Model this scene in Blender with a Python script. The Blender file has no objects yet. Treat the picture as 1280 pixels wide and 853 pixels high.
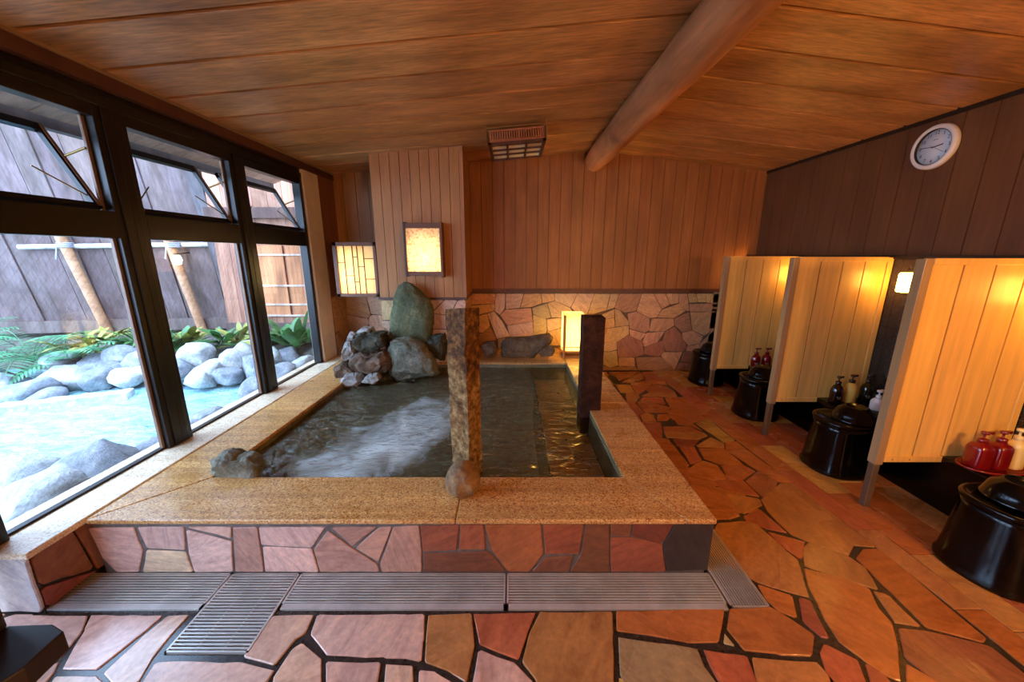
import bpy, math, random
from math import sin, cos, pi, radians as R, sqrt, atan2
from mathutils import Vector, Matrix, noise
C = bpy.context.scene.collection
rnd = random.Random(7)

# ------------------------------------------------------------------ camera model (1280x853)
F = 461.0; PITCH = math.atan(108.5 / F); CP, SP = cos(PITCH), sin(PITCH); H = 1.5
def ray(u, v):
    X = (u - 640) / F; Y = (426.5 - v) / F
    return X, CP + Y * SP, -SP + Y * CP
def onz(u, v, z):
    d = ray(u, v); t = (z - H) / d[2]; return (d[0] * t, d[1] * t)
def ony(u, v, y):
    d = ray(u, v); t = y / d[1]; return (d[0] * t, H + d[2] * t)

cam = bpy.data.cameras.new('camera'); cam.lens = F / 1280 * 36; cam.sensor_width = 36; cam.clip_start = 0.02
co = bpy.data.objects.new('camera', cam); C.objects.link(co)
co.location = (0, 0, H); co.rotation_euler = (pi / 2 - PITCH, 0, 0)
bpy.context.scene.camera = co

# ------------------------------------------------------------------ colours and materials
def lin(c):
    c = c / 255.0
    return c / 12.92 if c <= 0.04045 else ((c + 0.055) / 1.055) ** 2.4
def rgb(r, g, b): return (lin(r), lin(g), lin(b), 1)

class NT:
    def __init__(self, name):
        self.m = bpy.data.materials.new(name); self.m.use_nodes = True
        self.t = self.m.node_tree; self.t.nodes.clear()
        self.out = self.n('ShaderNodeOutputMaterial')
    def n(self, typ, **kw):
        nd = self.t.nodes.new(typ)
        for k, v in kw.items():
            if k == 'inp':
                for a, b in v.items():
                    if hasattr(b, 'is_output'): self.t.links.new(b, nd.inputs[a])
                    else: nd.inputs[a].default_value = b
            else: setattr(nd, k, v)
        return nd
    def l(self, a, b): self.t.links.new(a, b)
    def coords(self, scale=(1, 1, 1), rot=(0, 0, 0)):
        tc = self.n('ShaderNodeTexCoord')
        mp = self.n('ShaderNodeMapping', inp={'Vector': tc.outputs['Object'], 'Scale': scale, 'Rotation': rot})
        return mp.outputs[0]
    def noise(self, vec, scale, detail=4, rough=0.55, dist=0.0):
        return self.n('ShaderNodeTexNoise', inp={'Vector': vec, 'Scale': scale, 'Detail': detail, 'Roughness': rough, 'Distortion': dist}).outputs[0]
    def ramp(self, fac, stops):
        r = self.n('ShaderNodeValToRGB', inp={'Fac': fac})
        e = r.color_ramp.elements
        while len(e) > 2: e.remove(e[0])
        for i, (p, c) in enumerate(stops):
            x = e[i] if i < 2 else e.new(p)
            x.position = p; x.color = c if len(c) == 4 else (*c, 1)
        return r.outputs[0]
    def mul(self, a, b, fac=1.0, mode='MULTIPLY'):
        m = self.n('ShaderNodeMix', data_type='RGBA', blend_type=mode)
        m.inputs[0].default_value = fac if not hasattr(fac, 'is_output') else 0
        if hasattr(fac, 'is_output'): self.l(fac, m.inputs[0])
        for s, v in ((6, a), (7, b)):
            if hasattr(v, 'is_output'): self.l(v, m.inputs[s])
            else: m.inputs[s].default_value = v
        return m.outputs[2]
    def bump(self, h, strength=0.3, dist=0.01):
        return self.n('ShaderNodeBump', inp={'Height': h, 'Strength': strength, 'Distance': dist}).outputs[0]
    def bsdf(self, **inp):
        b = self.n('ShaderNodeBsdfPrincipled', inp={k.replace('_', ' '): v for k, v in inp.items()})
        self.l(b.outputs[0], self.out.inputs[0]); return b
    def col(self): return self.n('ShaderNodeVertexColor', layer_name='Col').outputs[0]

def plain(name, c, rough=0.5, metal=0.0, coat=0.0, var=0.12, scale=8):
    t = NT(name); v = t.coords()
    f = t.noise(v, scale)
    base = t.mul(c, t.ramp(f, [(0.3, (1 - var * 2,) * 3), (0.7, (1 + var,) * 3)]))
    t.bsdf(Base_Color=base, Roughness=rough, Metallic=metal, Coat_Weight=coat, Coat_Roughness=0.1)
    return t.m

def wood(name, axis, rough=0.45, fine=60, contrast=0.5, coat=0.0, stretch=0.05, c=None, stain=0.25, knots=0):
    """grain runs along axis; board tone comes from the colour attribute"""
    t = NT(name)
    s = [1, 1, 1]; s[axis] = stretch
    v = t.coords(tuple(s))
    g = t.noise(v, fine, 5, 0.65, 0.04)
    s2 = [1, 1, 1]; s2[axis] = 0.25
    g2 = t.noise(t.coords(tuple(s2)), 5, 3, 0.6, 0.3)
    base = t.col() if c is None else c
    base = t.mul(base, t.ramp(g, [(0.3, (1 - contrast,) * 3), (0.62, (1.12,) * 3)]))
    base = t.mul(base, t.ramp(g2, [(0.32, (1 - stain * 1.6, 1 - stain * 1.8, 1 - stain * 2)), (0.66, (1.1, 1.1, 1.1))]))
    if knots:
        s3 = [1, 1, 1]; s3[axis] = 0.45
        vo = t.n('ShaderNodeTexVoronoi', inp={'Vector': t.coords(tuple(s3)), 'Scale': knots, 'Randomness': 1.0}).outputs['Distance']
        base = t.mul(base, t.ramp(vo, [(0.0, (.35, .3, .28)), (0.09, (.5, .45, .42)), (0.2, (1, 1, 1))]))
    t.bsdf(Base_Color=base, Roughness=rough, Coat_Weight=coat, Coat_Roughness=0.25, Normal=t.bump(g, 0.25, 0.004))
    return t.m

def stone(name, rough=(0.18, 0.5), nscale=3.0, streak=(2, 9, 4), var=0.3, bump=0.25, bd=0.006, raxis='Z_AXIS'):
    t = NT(name)
    vr = t.n('ShaderNodeSeparateColor', inp={0: t.col()}).outputs[2]
    an = t.n('ShaderNodeMath', operation='MULTIPLY', inp={0: vr, 1: 90.0})
    ax = t.n('ShaderNodeVectorRotate', inp={'Vector': t.n('ShaderNodeTexCoord').outputs['Object'], 'Angle': an.outputs[0]}, rotation_type=raxis)
    v = t.n('ShaderNodeMapping', inp={'Vector': ax.outputs[0], 'Scale': streak}).outputs[0]
    a = t.noise(v, nscale, 6, 0.6, 1.2)
    b = t.noise(t.coords(), 45, 4, 0.6)
    d = t.noise(t.coords(), 2.2, 3, 0.5)
    base = t.mul(t.col(), t.ramp(a, [(0.28, (1 - var, 1 - var * 1.25, 1 - var * 1.3)), (0.5, (1, 1, 1)), (0.72, (1.28, 1.22, 1.1))]))
    base = t.mul(base, t.ramp(b, [(0.3, (0.82,) * 3), (0.7, (1.1,) * 3)]))
    rr = t.ramp(d, [(0.35, (rough[0],) * 3), (0.65, (rough[1],) * 3)])
    h = t.mul(a, b, 0.4, 'ADD')
    t.bsdf(Base_Color=base, Roughness=rr, Normal=t.bump(h, bump, bd))
    return t.m

def granite(name, c1, c2, c3, rough=0.35, banding=0.5):
    t = NT(name); v = t.coords()
    vo = t.n('ShaderNodeTexVoronoi', inp={'Vector': v, 'Scale': 170.0}).outputs['Color']
    sp = t.n('ShaderNodeSeparateColor', inp={0: vo}).outputs[0]
    base = t.ramp(sp, [(0.0, c3), (0.14, c3), (0.26, c1), (0.7, c1), (0.95, c2)])
    bnd = t.noise(t.coords((0.2, 9, 1)), 2.2, 4, 0.6)
    base = t.mul(base, t.ramp(bnd, [(0.35, (1 - banding * 0.5, 1 - banding * 0.62, 1 - banding * 0.75)), (0.65, (1.1, 1.1, 1.1))]))
    fine = t.noise(v, 220, 2)
    t.bsdf(Base_Color=base, Roughness=t.ramp(t.noise(v, 3), [(0.35, (rough * 0.6,) * 3), (0.65, (rough * 1.3,) * 3)]), Normal=t.bump(fine, 0.15, 0.002))
    return t.m

def rockmat(name, c1, c2, c3, scale=4.0, rough=0.75, bump=0.6, spec=0.5):
    t = NT(name); v = t.coords()
    a = t.noise(v, scale, 8, 0.65, 0.6); b = t.noise(v, scale * 9, 5, 0.7)
    base = t.ramp(a, [(0.28, c1), (0.5, c2), (0.72, c3)])
    base = t.mul(base, t.ramp(b, [(0.3, (0.6,) * 3), (0.7, (1.2,) * 3)]))
    t.bsdf(Base_Color=base, Roughness=rough, Specular_IOR_Level=spec, Normal=t.bump(t.mul(a, b, 0.6, 'ADD'), min(1.0, bump * 1.5), 0.035))
    return t.m

def emis(name, col, strength, col2=None, scale=30, centre=None):
    t = NT(name)
    c = col
    if col2 is not None:
        c = t.ramp(t.noise(t.coords(), scale, 3), [(0.35, col2), (0.6, col)])
    e = t.n('ShaderNodeEmission', inp={'Color': c, 'Strength': strength})
    t.l(e.outputs[0], t.out.inputs[0]); return t.m

def glass(name, wires=False):
    t = NT(name)
    tr = t.n('ShaderNodeBsdfTransparent', inp={'Color': (0.93, 0.96, 0.98, 1)})
    gl = t.n('ShaderNodeBsdfGlossy', inp={'Color': (1, 1, 1, 1), 'Roughness': 0.02})
    lw = t.n('ShaderNodeLayerWeight', inp={'Blend': 0.5})
    pw_ = t.n('ShaderNodeMath', operation='POWER', inp={0: lw.outputs['Facing'], 1: 5.0})
    fr = t.n('ShaderNodeMath', operation='MULTIPLY_ADD', inp={0: pw_.outputs[0], 1: 0.5, 2: 0.02})
    mx = t.n('ShaderNodeMixShader', inp={0: fr.outputs[0], 1: tr.outputs[0], 2: gl.outputs[0]})
    o = mx.outputs[0]
    if wires:
        w = t.n('ShaderNodeTexWave', inp={'Vector': t.coords((0, -1, 0.85)), 'Scale': 14.0}, bands_direction='DIAGONAL')
        k = t.n('ShaderNodeMath', operation='GREATER_THAN', inp={0: w.outputs[1], 1: 0.992})
        k2 = t.n('ShaderNodeMath', operation='MULTIPLY', inp={0: k.outputs[0], 1: 0.2})
        df = t.n('ShaderNodeBsdfDiffuse', inp={'Color': (0.75, 0.75, 0.75, 1)})
        m2 = t.n('ShaderNodeMixShader', inp={0: k2.outputs[0], 1: o, 2: df.outputs[0]}); o = m2.outputs[0]
    t.l(o, t.out.inputs[0]); return t.m

def pool_water(name):
    t = NT(name)
    v = t.coords((1, 1.6, 1))
    n1 = t.noise(v, 5, 3, 0.5, 0.6); n2 = t.noise(v, 16, 3, 0.5, 0.3)
    h = t.mul(n1, n2, 0.35, 'ADD')
    nrm = t.bump(h, 1.0, 0.09)
    tr = t.n('ShaderNodeBsdfTransparent', inp={'Color': (0.82, 0.80, 0.60, 1)})
    df = t.n('ShaderNodeBsdfDiffuse', inp={'Color': (0.22, 0.21, 0.12, 1), 'Normal': nrm})
    gl = t.n('ShaderNodeBsdfGlossy', inp={'Color': (1, 1, 1, 1), 'Roughness': 0.05, 'Normal': nrm})
    fr = t.n('ShaderNodeFresnel', inp={'IOR': 1.33, 'Normal': nrm})
    # suspended bubbles: streaky milky drift in the middle of the bath
    tc = t.n('ShaderNodeTexCoord')
    mp = t.n('ShaderNodeMapping', inp={'Vector': tc.outputs['Object'], 'Location': (0.83, -2.30, 0), 'Rotation': (0, 0, 0)})
    mp2 = t.n('ShaderNodeMapping', inp={'Vector': mp.outputs[0], 'Rotation': (0, 0, R(24)), 'Scale': (1, 1, 1)})
    mp2 = t.n('ShaderNodeMapping', inp={'Vector': mp2.outputs[0], 'Scale': (2.1, 0.8, 1)})
    ln = t.n('ShaderNodeVectorMath', operation='LENGTH', inp={0: mp2.outputs[0]})
    hl = t.n('ShaderNodeMath', operation='MULTIPLY', inp={0: ln.outputs['Value'], 1: 0.42})
    nz = t.noise(t.coords((1.7, 1, 1)), 2.6, 3, 0.5, 0.5)
    ad = t.n('ShaderNodeMath', operation='MULTIPLY_ADD', inp={0: nz, 1: 0.6, 2: hl.outputs[0]})
    foam = t.ramp(ad.outputs[0], [(0.30, (0.92,) * 3), (0.64, (0.0,) * 3)])
    sx = t.n('ShaderNodeSeparateXYZ', inp={0: tc.outputs['Object']})
    murk = t.n('ShaderNodeMapRange', inp={0: sx.outputs[0], 1: 0.16, 2: 0.28, 3: 0.34, 4: 0.05})   # shallow over the bench
    bub = t.n('ShaderNodeBsdfDiffuse', inp={'Color': (0.74, 0.88, 0.86, 1)})
    body = t.n('ShaderNodeMixShader', inp={0: murk.outputs[0], 1: tr.outputs[0], 2: df.outputs[0]})
    b2 = t.n('ShaderNodeMixShader', inp={0: foam, 1: body.outputs[0], 2: bub.outputs[0]})
    mx = t.n('ShaderNodeMixShader', inp={0: fr.outputs[0], 1: b2.outputs[0], 2: gl.outputs[0]})
    t.l(mx.outputs[0], t.out.inputs[0]); return t.m

M = {}
M['ceil'] = wood('ceiling_boards', 0, 0.38, 85, 0.5, 0.0, stain=0.28, stretch=0.02)
M['wallwood'] = wood('wall_boards', 2, 0.5, 40, 0.2, 0.0, stain=0.12)
M['partwood'] = wood('pale_pine', 2, 0.33, 30, 0.1, 0.15, stain=0.06)
M['logwood'] = wood('log_wood', 1, 0.5, 30, 0.25, 0.05, stain=0.3, knots=3.2)
M['trimwood'] = wood('trim_wood', 1, 0.45, 40, 0.3, 0.1, stain=0.2)
M['lampwood'] = wood('lamp_wood', 2, 0.5, 60, 0.25, stain=0.1)
M['fencewood'] = wood('fence_wood', 2, 0.8, 30, 0.35, stain=0.3)
M['darkwood'] = plain('dark_lacquer_wood', rgb(30, 22, 18), 0.45)
M['floor'] = stone('floor_flagstone', (0.10, 0.38), nscale=2.0, streak=(2, 6, 4))
M['wallstone'] = stone('wall_flagstone', (0.35, 0.6), bump=0.35, streak=(2, 3, 9), raxis='Y_AXIS', var=.3)
M['grout'] = plain('dark_mortar', rgb(52, 44, 40), 0.25, var=0.3, scale=60)
M['cladgrout'] = plain('grey_mortar', rgb(104, 96, 92), 0.5, var=0.2, scale=40)
M['wallgrout'] = plain('wall_mortar', rgb(105, 80, 58), 0.7, var=0.2, scale=40)
M['granite'] = granite('curb_granite', rgb(206, 154, 88), rgb(230, 196, 136), rgb(150, 98, 52))
M['sill'] = granite('sill_granite', rgb(232, 212, 180), rgb(246, 234, 212), rgb(204, 172, 130), banding=0.15)
M['blackgranite'] = granite('black_granite', rgb(34, 30, 27), rgb(62, 54, 48), rgb(18, 16, 15), 0.3, 0.2)
M['frame'] = plain('bronze_aluminium', rgb(27, 22, 19), 0.32, 0.3)
M['framelight'] = plain('bronze_edge', rgb(128, 102, 82), 0.4, 0.2)
M['steel'] = plain('drain_steel', rgb(190, 186, 180), 0.34, 0.3)
M['dark'] = plain('channel_dark', rgb(9, 8, 8), 0.8)
M['black'] = plain('black_lacquer', rgb(5, 5, 5), 0.16, 0, 0.0, 0.05)
[n_ for n_ in M['black'].node_tree.nodes if n_.type == 'BSDF_PRINCIPLED'][0].inputs['Specular IOR Level'].default_value = 0.3
M['blackmatte'] = plain('black_trim', rgb(22, 19, 18), 0.4)
M['legmetal'] = plain('leg_bronze', rgb(120, 98, 74), 0.4, 0.4)
M['postend'] = wood('shaded_pine', 2, 0.6, 40, 0.25, c=rgb(170, 135, 95))  # pine with the shade of the partition ends mixed into its colour
M['white'] = plain('white_plastic', rgb(232, 226, 218), 0.35, var=0.03)
M['face'] = plain('clock_paper', rgb(232, 234, 232), 0.6, var=0.02)
M['ink'] = plain('black_ink', rgb(22, 22, 24), 0.5, var=0.02)
M['red'] = plain('red_bottle', rgb(120, 12, 14), 0.15, 0, 0.6, 0.05)
M['redtray'] = plain('red_lacquer', rgb(140, 26, 18), 0.25, 0, 0.3, 0.05)
M['yellowb'] = plain('yellow_bottle', rgb(238, 190, 84), 0.3, 0, 0.2, 0.03)
M['cream'] = plain('cream_bottle', rgb(236, 210, 140), 0.3, 0, 0.2, 0.03)
M['brownb'] = plain('brown_bottle', rgb(28, 14, 12), 0.15, 0, 0.6, 0.05)
M['greenb'] = plain('green_bottle', rgb(18, 24, 12), 0.15, 0, 0.6, 0.05)
M['mark'] = plain('pale_print', rgb(190, 180, 160), 0.5, var=0.02)
M['tan'] = plain('tan_print', rgb(170, 130, 80), 0.5, var=0.02)
M['rockgreen'] = rockmat('green_rock', rgb(50, 54, 32), rgb(98, 102, 64), rgb(150, 142, 98), 4.0, 0.7, 1.0)
M['rockgrey'] = rockmat('grey_rock', rgb(62, 62, 48), rgb(118, 116, 96), rgb(166, 160, 138), 4.0)
M['rockbrown'] = rockmat('brown_rock', rgb(40, 26, 18), rgb(100, 74, 52), rgb(164, 138, 112), 5.0)
M['rockdark'] = rockmat('dark_rock', rgb(26, 26, 18), rgb(62, 60, 42), rgb(108, 104, 76), 5.0)
M['rockpool'] = rockmat('pool_side_rock', rgb(110, 110, 108), rgb(165, 163, 158), rgb(205, 202, 196), 4.0, 0.8, 0.6)
M['rockpale'] = rockmat('pale_rock', rgb(128, 130, 132), rgb(184, 184, 182), rgb(222, 220, 216), 3.0, 0.8, 0.4)
M['rockout'] = rockmat('outdoor_rock', rgb(92, 95, 102), rgb(138, 141, 147), rgb(186, 186, 186), 3.0, 0.8, 0.4)
M['rockpost'] = rockmat('post_stone', rgb(28, 16, 9), rgb(84, 54, 28), rgb(164, 120, 66), 10.0, 0.6, 1.0, 0.25)
t = NT('post_stone'); v_ = t.coords()
a_ = t.noise(v_, 26, 6, 0.7); b2_ = t.noise(v_, 70, 4, 0.7); lo_ = t.noise(v_, 6, 3)
base_ = t.ramp(a_, [(0.34, rgb(48, 26, 14)), (0.5, rgb(104, 66, 34)), (0.64, rgb(158, 112, 60))])
crust_ = t.ramp(a_, [(0.34, rgb(84, 56, 32)), (0.5, rgb(158, 120, 72)), (0.64, rgb(206, 172, 118))])
sp_ = t.n('ShaderNodeSeparateXYZ', inp={0: v_})
k_ = t.n('ShaderNodeMath', operation='MULTIPLY_ADD', inp={0: lo_, 1: 0.35, 2: sp_.outputs[2]})
k2_ = t.n('ShaderNodeMath', operation='MULTIPLY_ADD', inp={0: sp_.outputs[0], 1: 1.2, 2: k_.outputs[0]})
mk_ = t.ramp(k2_.outputs[0], [(0.70, (.85,) * 3), (0.80, (0.05,) * 3)])
col_ = t.mul(base_, crust_, mk_, 'MIX')
t.bsdf(Base_Color=col_, Roughness=0.6, Specular_IOR_Level=0.25, Normal=t.bump(t.mul(a_, b2_, 0.6, 'ADD'), 1.0, 0.03)); M['rockpost'] = t.m
M['rockpostdark'] = rockmat('dark_post_stone', rgb(34, 18, 10), rgb(68, 37, 21), rgb(104, 62, 36), 9.0, 0.7, 0.8, 0.15)
M['rockball'] = rockmat('ball_stone', rgb(84, 58, 36), rgb(136, 104, 66), rgb(166, 132, 86), 9.0, 0.8, 0.15)
M['logrock'] = rockmat('petrified_log', rgb(62, 42, 28), rgb(120, 92, 64), rgb(160, 128, 92), 5.0, 0.8, 0.8)
M['poolfloor'] = stone('pool_tile', (0.3, 0.5))
M['water'] = pool_water('bath_water')
M['glass'] = glass('clear_glass'); M['wireglass'] = glass('wired_glass', True)
M['leaf'] = plain('leaf_green', rgb(70, 120, 62), 0.5, var=0.25, scale=6)
M['fern'] = plain('fern_green', rgb(78, 140, 96), 0.5, var=0.25, scale=5)
M['leafyellow'] = plain('leaf_yellow', rgb(150, 150, 70), 0.5, var=0.25, scale=6)
M['soil'] = rockmat('soil', rgb(60, 54, 46), rgb(96, 90, 80), rgb(130, 124, 112), 6.0, 0.9)
M['bamboo'] = plain('pale_pole', rgb(196, 190, 180), 0.5, var=0.2)
M['rope'] = plain('grey_rope', rgb(150, 150, 160), 0.8)
M['soffit'] = wood('soffit_wood', 0, 0.7, 30, 0.3, c=rgb(150, 112, 90))
M['brass'] = plain('brass_stay', rgb(150, 120, 70), 0.3, 0.8)
t = NT('pond_water'); hh = t.noise(t.coords((1, 1.4, 1)), 9, 4, 0.6, 0.6)
t.bsdf(Base_Color=t.ramp(t.noise(t.coords((1, 1.8, 1)), 5.0, 6, .7), [(0.3, rgb(104, 164, 182)), (0.7, rgb(184, 218, 222))]), Roughness=0.06, Normal=t.bump(hh, 0.9, 0.05)); M['pond'] = t.m
def paper(name, c1, c2, scale):
    t = NT(name); c = t.ramp(t.noise(t.coords(), scale, 4), [(0.36, c2), (0.52, c1)])
    a = t.n('ShaderNodeBsdfTranslucent', inp={'Color': c}); b = t.n('ShaderNodeBsdfDiffuse', inp={'Color': c})
    m = t.n('ShaderNodeMixShader', inp={0: 0.35, 1: a.outputs[0], 2: b.outputs[0]}); t.l(m.outputs[0], t.out.inputs[0]); return t.m
M['glow_booth'] = emis('booth_lamp_glow', (1, 0.48, 0.08, 1), 34.0)
M['glow_washi'] = paper('washi_paper', (0.93, 0.85, 0.66, 1), (0.62, 0.40, 0.24, 1), 45)
M['glow_lattice'] = paper('lattice_paper', (0.92, 0.84, 0.62, 1), (0.86, 0.76, 0.52, 1), 8)
M['glow_floor'] = paper('lantern_paper', (0.93, 0.86, 0.58, 1), (0.88, 0.78, 0.48, 1), 8)
M['pane_off'] = plain('unlit_paper', rgb(226, 205, 165), 0.6, var=0.03)
M['glow_out'] = emis('garden_lamp_glow', (1, 0.93, 0.6, 1), 12.0)

# ------------------------------------------------------------------ mesh builder
class MB:
    def __init__(s): s.v = []; s.f = []
    def face(s, pts, mi=0, col=(1, 1, 1), sm=False):
        b = len(s.v); s.v += [tuple(p) for p in pts]; s.f.append((tuple(range(b, b + len(pts))), mi, col, sm))
    def mesh(s, vs, fs, mi=0, col=(1, 1, 1), sm=True):
        b = len(s.v); s.v += [tuple(p) for p in vs]
        for f in fs: s.f.append((tuple(b + i for i in f), mi, col, sm))
    def box(s, a, b, mi=0, col=(1, 1, 1), mat=None):
        x0, y0, z0 = (min(p, q) for p, q in zip(a, b)); x1, y1, z1 = (max(p, q) for p, q in zip(a, b))
        vs = [Vector(p) for p in ((x0, y0, z0), (x1, y0, z0), (x1, y1, z0), (x0, y1, z0), (x0, y0, z1), (x1, y0, z1), (x1, y1, z1), (x0, y1, z1))]
        if mat is not None: vs = [mat @ p for p in vs]
        s.mesh(vs, [(0, 3, 2, 1), (4, 5, 6, 7), (0, 1, 5, 4), (1, 2, 6, 5), (2, 3, 7, 6), (3, 0, 4, 7)], mi, col, False)
    def prism(s, pts, ext, mi=0, col=(1, 1, 1), sm=False):
        e = Vector(ext); n = len(pts); a = [Vector(p) for p in pts]; b = [p + e for p in a]
        fs = [tuple(range(n - 1, -1, -1)), tuple(range(n, 2 * n))] + [(i, (i + 1) % n, n + (i + 1) % n, n + i) for i in range(n)]
        s.mesh(a + b, fs, mi, col, sm)
    def tube(s, pts, rads, n=12, mi=0, col=(1, 1, 1), cap=True):
        pts = [Vector(p) for p in pts]
        if not hasattr(rads, '__len__'): rads = [rads] * len(pts)
        vs = []
        for i, p in enumerate(pts):
            d = (pts[min(i + 1, len(pts) - 1)] - pts[max(i - 1, 0)]).normalized()
            up = Vector((0, 0, 1)) if abs(d.z) < 0.95 else Vector((1, 0, 0))
            a = d.cross(up).normalized(); b = a.cross(d)
            vs += [p + (a * cos(2 * pi * k / n) + b * sin(2 * pi * k / n)) * rads[i] for k in range(n)]
        fs = [(i * n + k, i * n + (k + 1) % n, (i + 1) * n + (k + 1) % n, (i + 1) * n + k) for i in range(len(pts) - 1) for k in range(n)]
        s.mesh(vs, fs, mi, col, True)
        if cap:
            s.face(vs[:n][::-1], mi, col); s.face(vs[-n:], mi, col)
    def lathe(s, prof, n=32, mi=0, col=(1, 1, 1), mat=None, sq=1.0, cap=True):
        vs = []
        for r, z in prof:
            for k in range(n):
                a = 2 * pi * k / n; c_, s_ = cos(a), sin(a)
                if sq != 1.0:
                    c_ = math.copysign(abs(c_) ** sq, c_); s_ = math.copysign(abs(s_) ** sq, s_)
                p = Vector((r * c_, r * s_, z)); vs.append(mat @ p if mat is not None else p)
        fs = [(i * n + k, i * n + (k + 1) % n, (i + 1) * n + (k + 1) % n, (i + 1) * n + k) for i in range(len(prof) - 1) for k in range(n)]
        if cap and prof[0][0] > 1e-6: fs.append(tuple(range(n - 1, -1, -1)))
        if cap and prof[-1][0] > 1e-6: fs.append(tuple((len(prof) - 1) * n + k for k in range(n)))
        s.mesh(vs, fs, mi, col, True)
    def build(s, name, mats, parent=None, bevel=0, auto=True, loc=None):
        me = bpy.data.meshes.new(name); me.from_pydata(s.v, [], [f[0] for f in s.f])
        for m in (mats if isinstance(mats, (list, tuple)) else [mats]): me.materials.append(m)
        ca = me.color_attributes.new('Col', 'FLOAT_COLOR', 'CORNER'); li = 0; buf = []
        for p, f in zip(me.polygons, s.f):
            p.material_index = f[1]; p.use_smooth = f[3]
            c = f[2]; buf += [c[0], c[1], c[2], 1.0] * len(f[0])
        ca.data.foreach_set('color', buf); me.update()
        o = bpy.data.objects.new(name, me); C.objects.link(o)
        if parent is not None: o.parent = parent
        if loc is not None: o.location = loc
        if bevel:
            md = o.modifiers.new('bevel', 'BEVEL'); md.width = bevel; md.segments = 2; md.limit_method = 'ANGLE'; md.angle_limit = R(40)
        return o

def thing(name, label, cat, loc=(0, 0, 0), rz=0, group=None):
    o = bpy.data.objects.new(name, None); C.objects.link(o); o.empty_display_size = 0.1
    o.location = loc; o.rotation_euler = (0, 0, rz); return tag(o, label, cat, group)
def tag(o, label, cat, group=None, kind=None):
    if label: o['label'] = label
    if cat: o['category'] = cat
    if group: o['group'] = group
    if kind: o['kind'] = kind
    return o
def struct(o, label=None):
    o['kind'] = 'structure'
    if label: o['label'] = label
    return o
def dup(root, loc=None, rz=None, label=None, scale=None):
    r = root.copy(); C.objects.link(r)
    if loc is not None: r.location = loc
    if rz is not None: r.rotation_euler = (0, 0, rz)
    if scale is not None: r.scale = scale
    if label: r['label'] = label
    for ch in list(root.children):
        c = ch.copy(); C.objects.link(c); c.parent = r
        for g in list(ch.children):
            d = g.copy(); C.objects.link(d); d.parent = c
    return r

# ------------------------------------------------------------------ flagstones
def shrink(poly, d):
    """move every edge of a polygon inwards by d"""
    n = len(poly); A = sum(poly[i][0] * poly[(i + 1) % n][1] - poly[(i + 1) % n][0] * poly[i][1] for i in range(n))
    if A < 0: poly = poly[::-1]
    out = []
    for i in range(n):
        p0, p1, p2 = Vector(poly[i - 1]), Vector(poly[i]), Vector(poly[(i + 1) % n])
        a = (p1 - p0); b = (p2 - p1)
        if a.length < 1e-5 or b.length < 1e-5: continue
        a.normalize(); b.normalize()
        na, nb = Vector((-a.y, a.x)), Vector((-b.y, b.x)); m = na + nb
        if m.length < 1e-4: m = na.copy()
        m.normalize(); k = max(0.45, m.dot(na)); out.append(p1 + m * (d / k))
    return out
def rough_edge(poly, step=0.05, amp=0.004):
    out = []; n = len(poly)
    for i in range(n):
        a, b = Vector(poly[i]), Vector(poly[(i + 1) % n]); L = (b - a).length; k = max(1, int(L / step))
        for j in range(k):
            p = a.lerp(b, j / k)
            out.append((p.x + rnd.uniform(-amp, amp), p.y + rnd.uniform(-amp, amp)))
    return out
def chamfer(poly, c):
    out = []; n = len(poly)
    for i in range(n):
        p0, p1, p2 = Vector(poly[i - 1]), Vector(poly[i]), Vector(poly[(i + 1) % n])
        a = min(c, (p0 - p1).length * 0.3); b = min(c, (p2 - p1).length * 0.3)
        out += [p1 + (p0 - p1).normalized() * a, p1 + (p2 - p1).normalized() * b] if (p0 - p1).length > 1e-5 and (p2 - p1).length > 1e-5 else [p1]
    return out
def voronoi(x0, x1, y0, y1, n, seed, relax=2):
    r = random.Random(seed); pts = [(r.uniform(x0, x1), r.uniform(y0, y1)) for _ in range(n)]
    for it in range(relax + 1):
        cells = []
        for i, p in enumerate(pts):
            poly = [(x0, y0), (x1, y0), (x1, y1), (x0, y1)]
            for j, q in enumerate(pts):
                if i == j: continue
                mx, my = (p[0] + q[0]) / 2, (p[1] + q[1]) / 2; nx, ny = q[0] - p[0], q[1] - p[1]
                new = []
                for k in range(len(poly)):
                    a, b = poly[k], poly[(k + 1) % len(poly)]
                    da = (a[0] - mx) * nx + (a[1] - my) * ny; db = (b[0] - mx) * nx + (b[1] - my) * ny
                    if da <= 0: new.append(a)
                    if da * db < 0:
                        t_ = da / (da - db); new.append((a[0] + t_ * (b[0] - a[0]), a[1] + t_ * (b[1] - a[1])))
                poly = new
                if not poly: break
            cells.append(poly)
        if it < relax:
            pts = [((sum(a[0] for a in c) / len(c) + p[0]) / 2, (sum(a[1] for a in c) / len(c) + p[1]) / 2) if c else p for c, p in zip(cells, pts)]
    return [c for c in cells if len(c) > 2]
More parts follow.
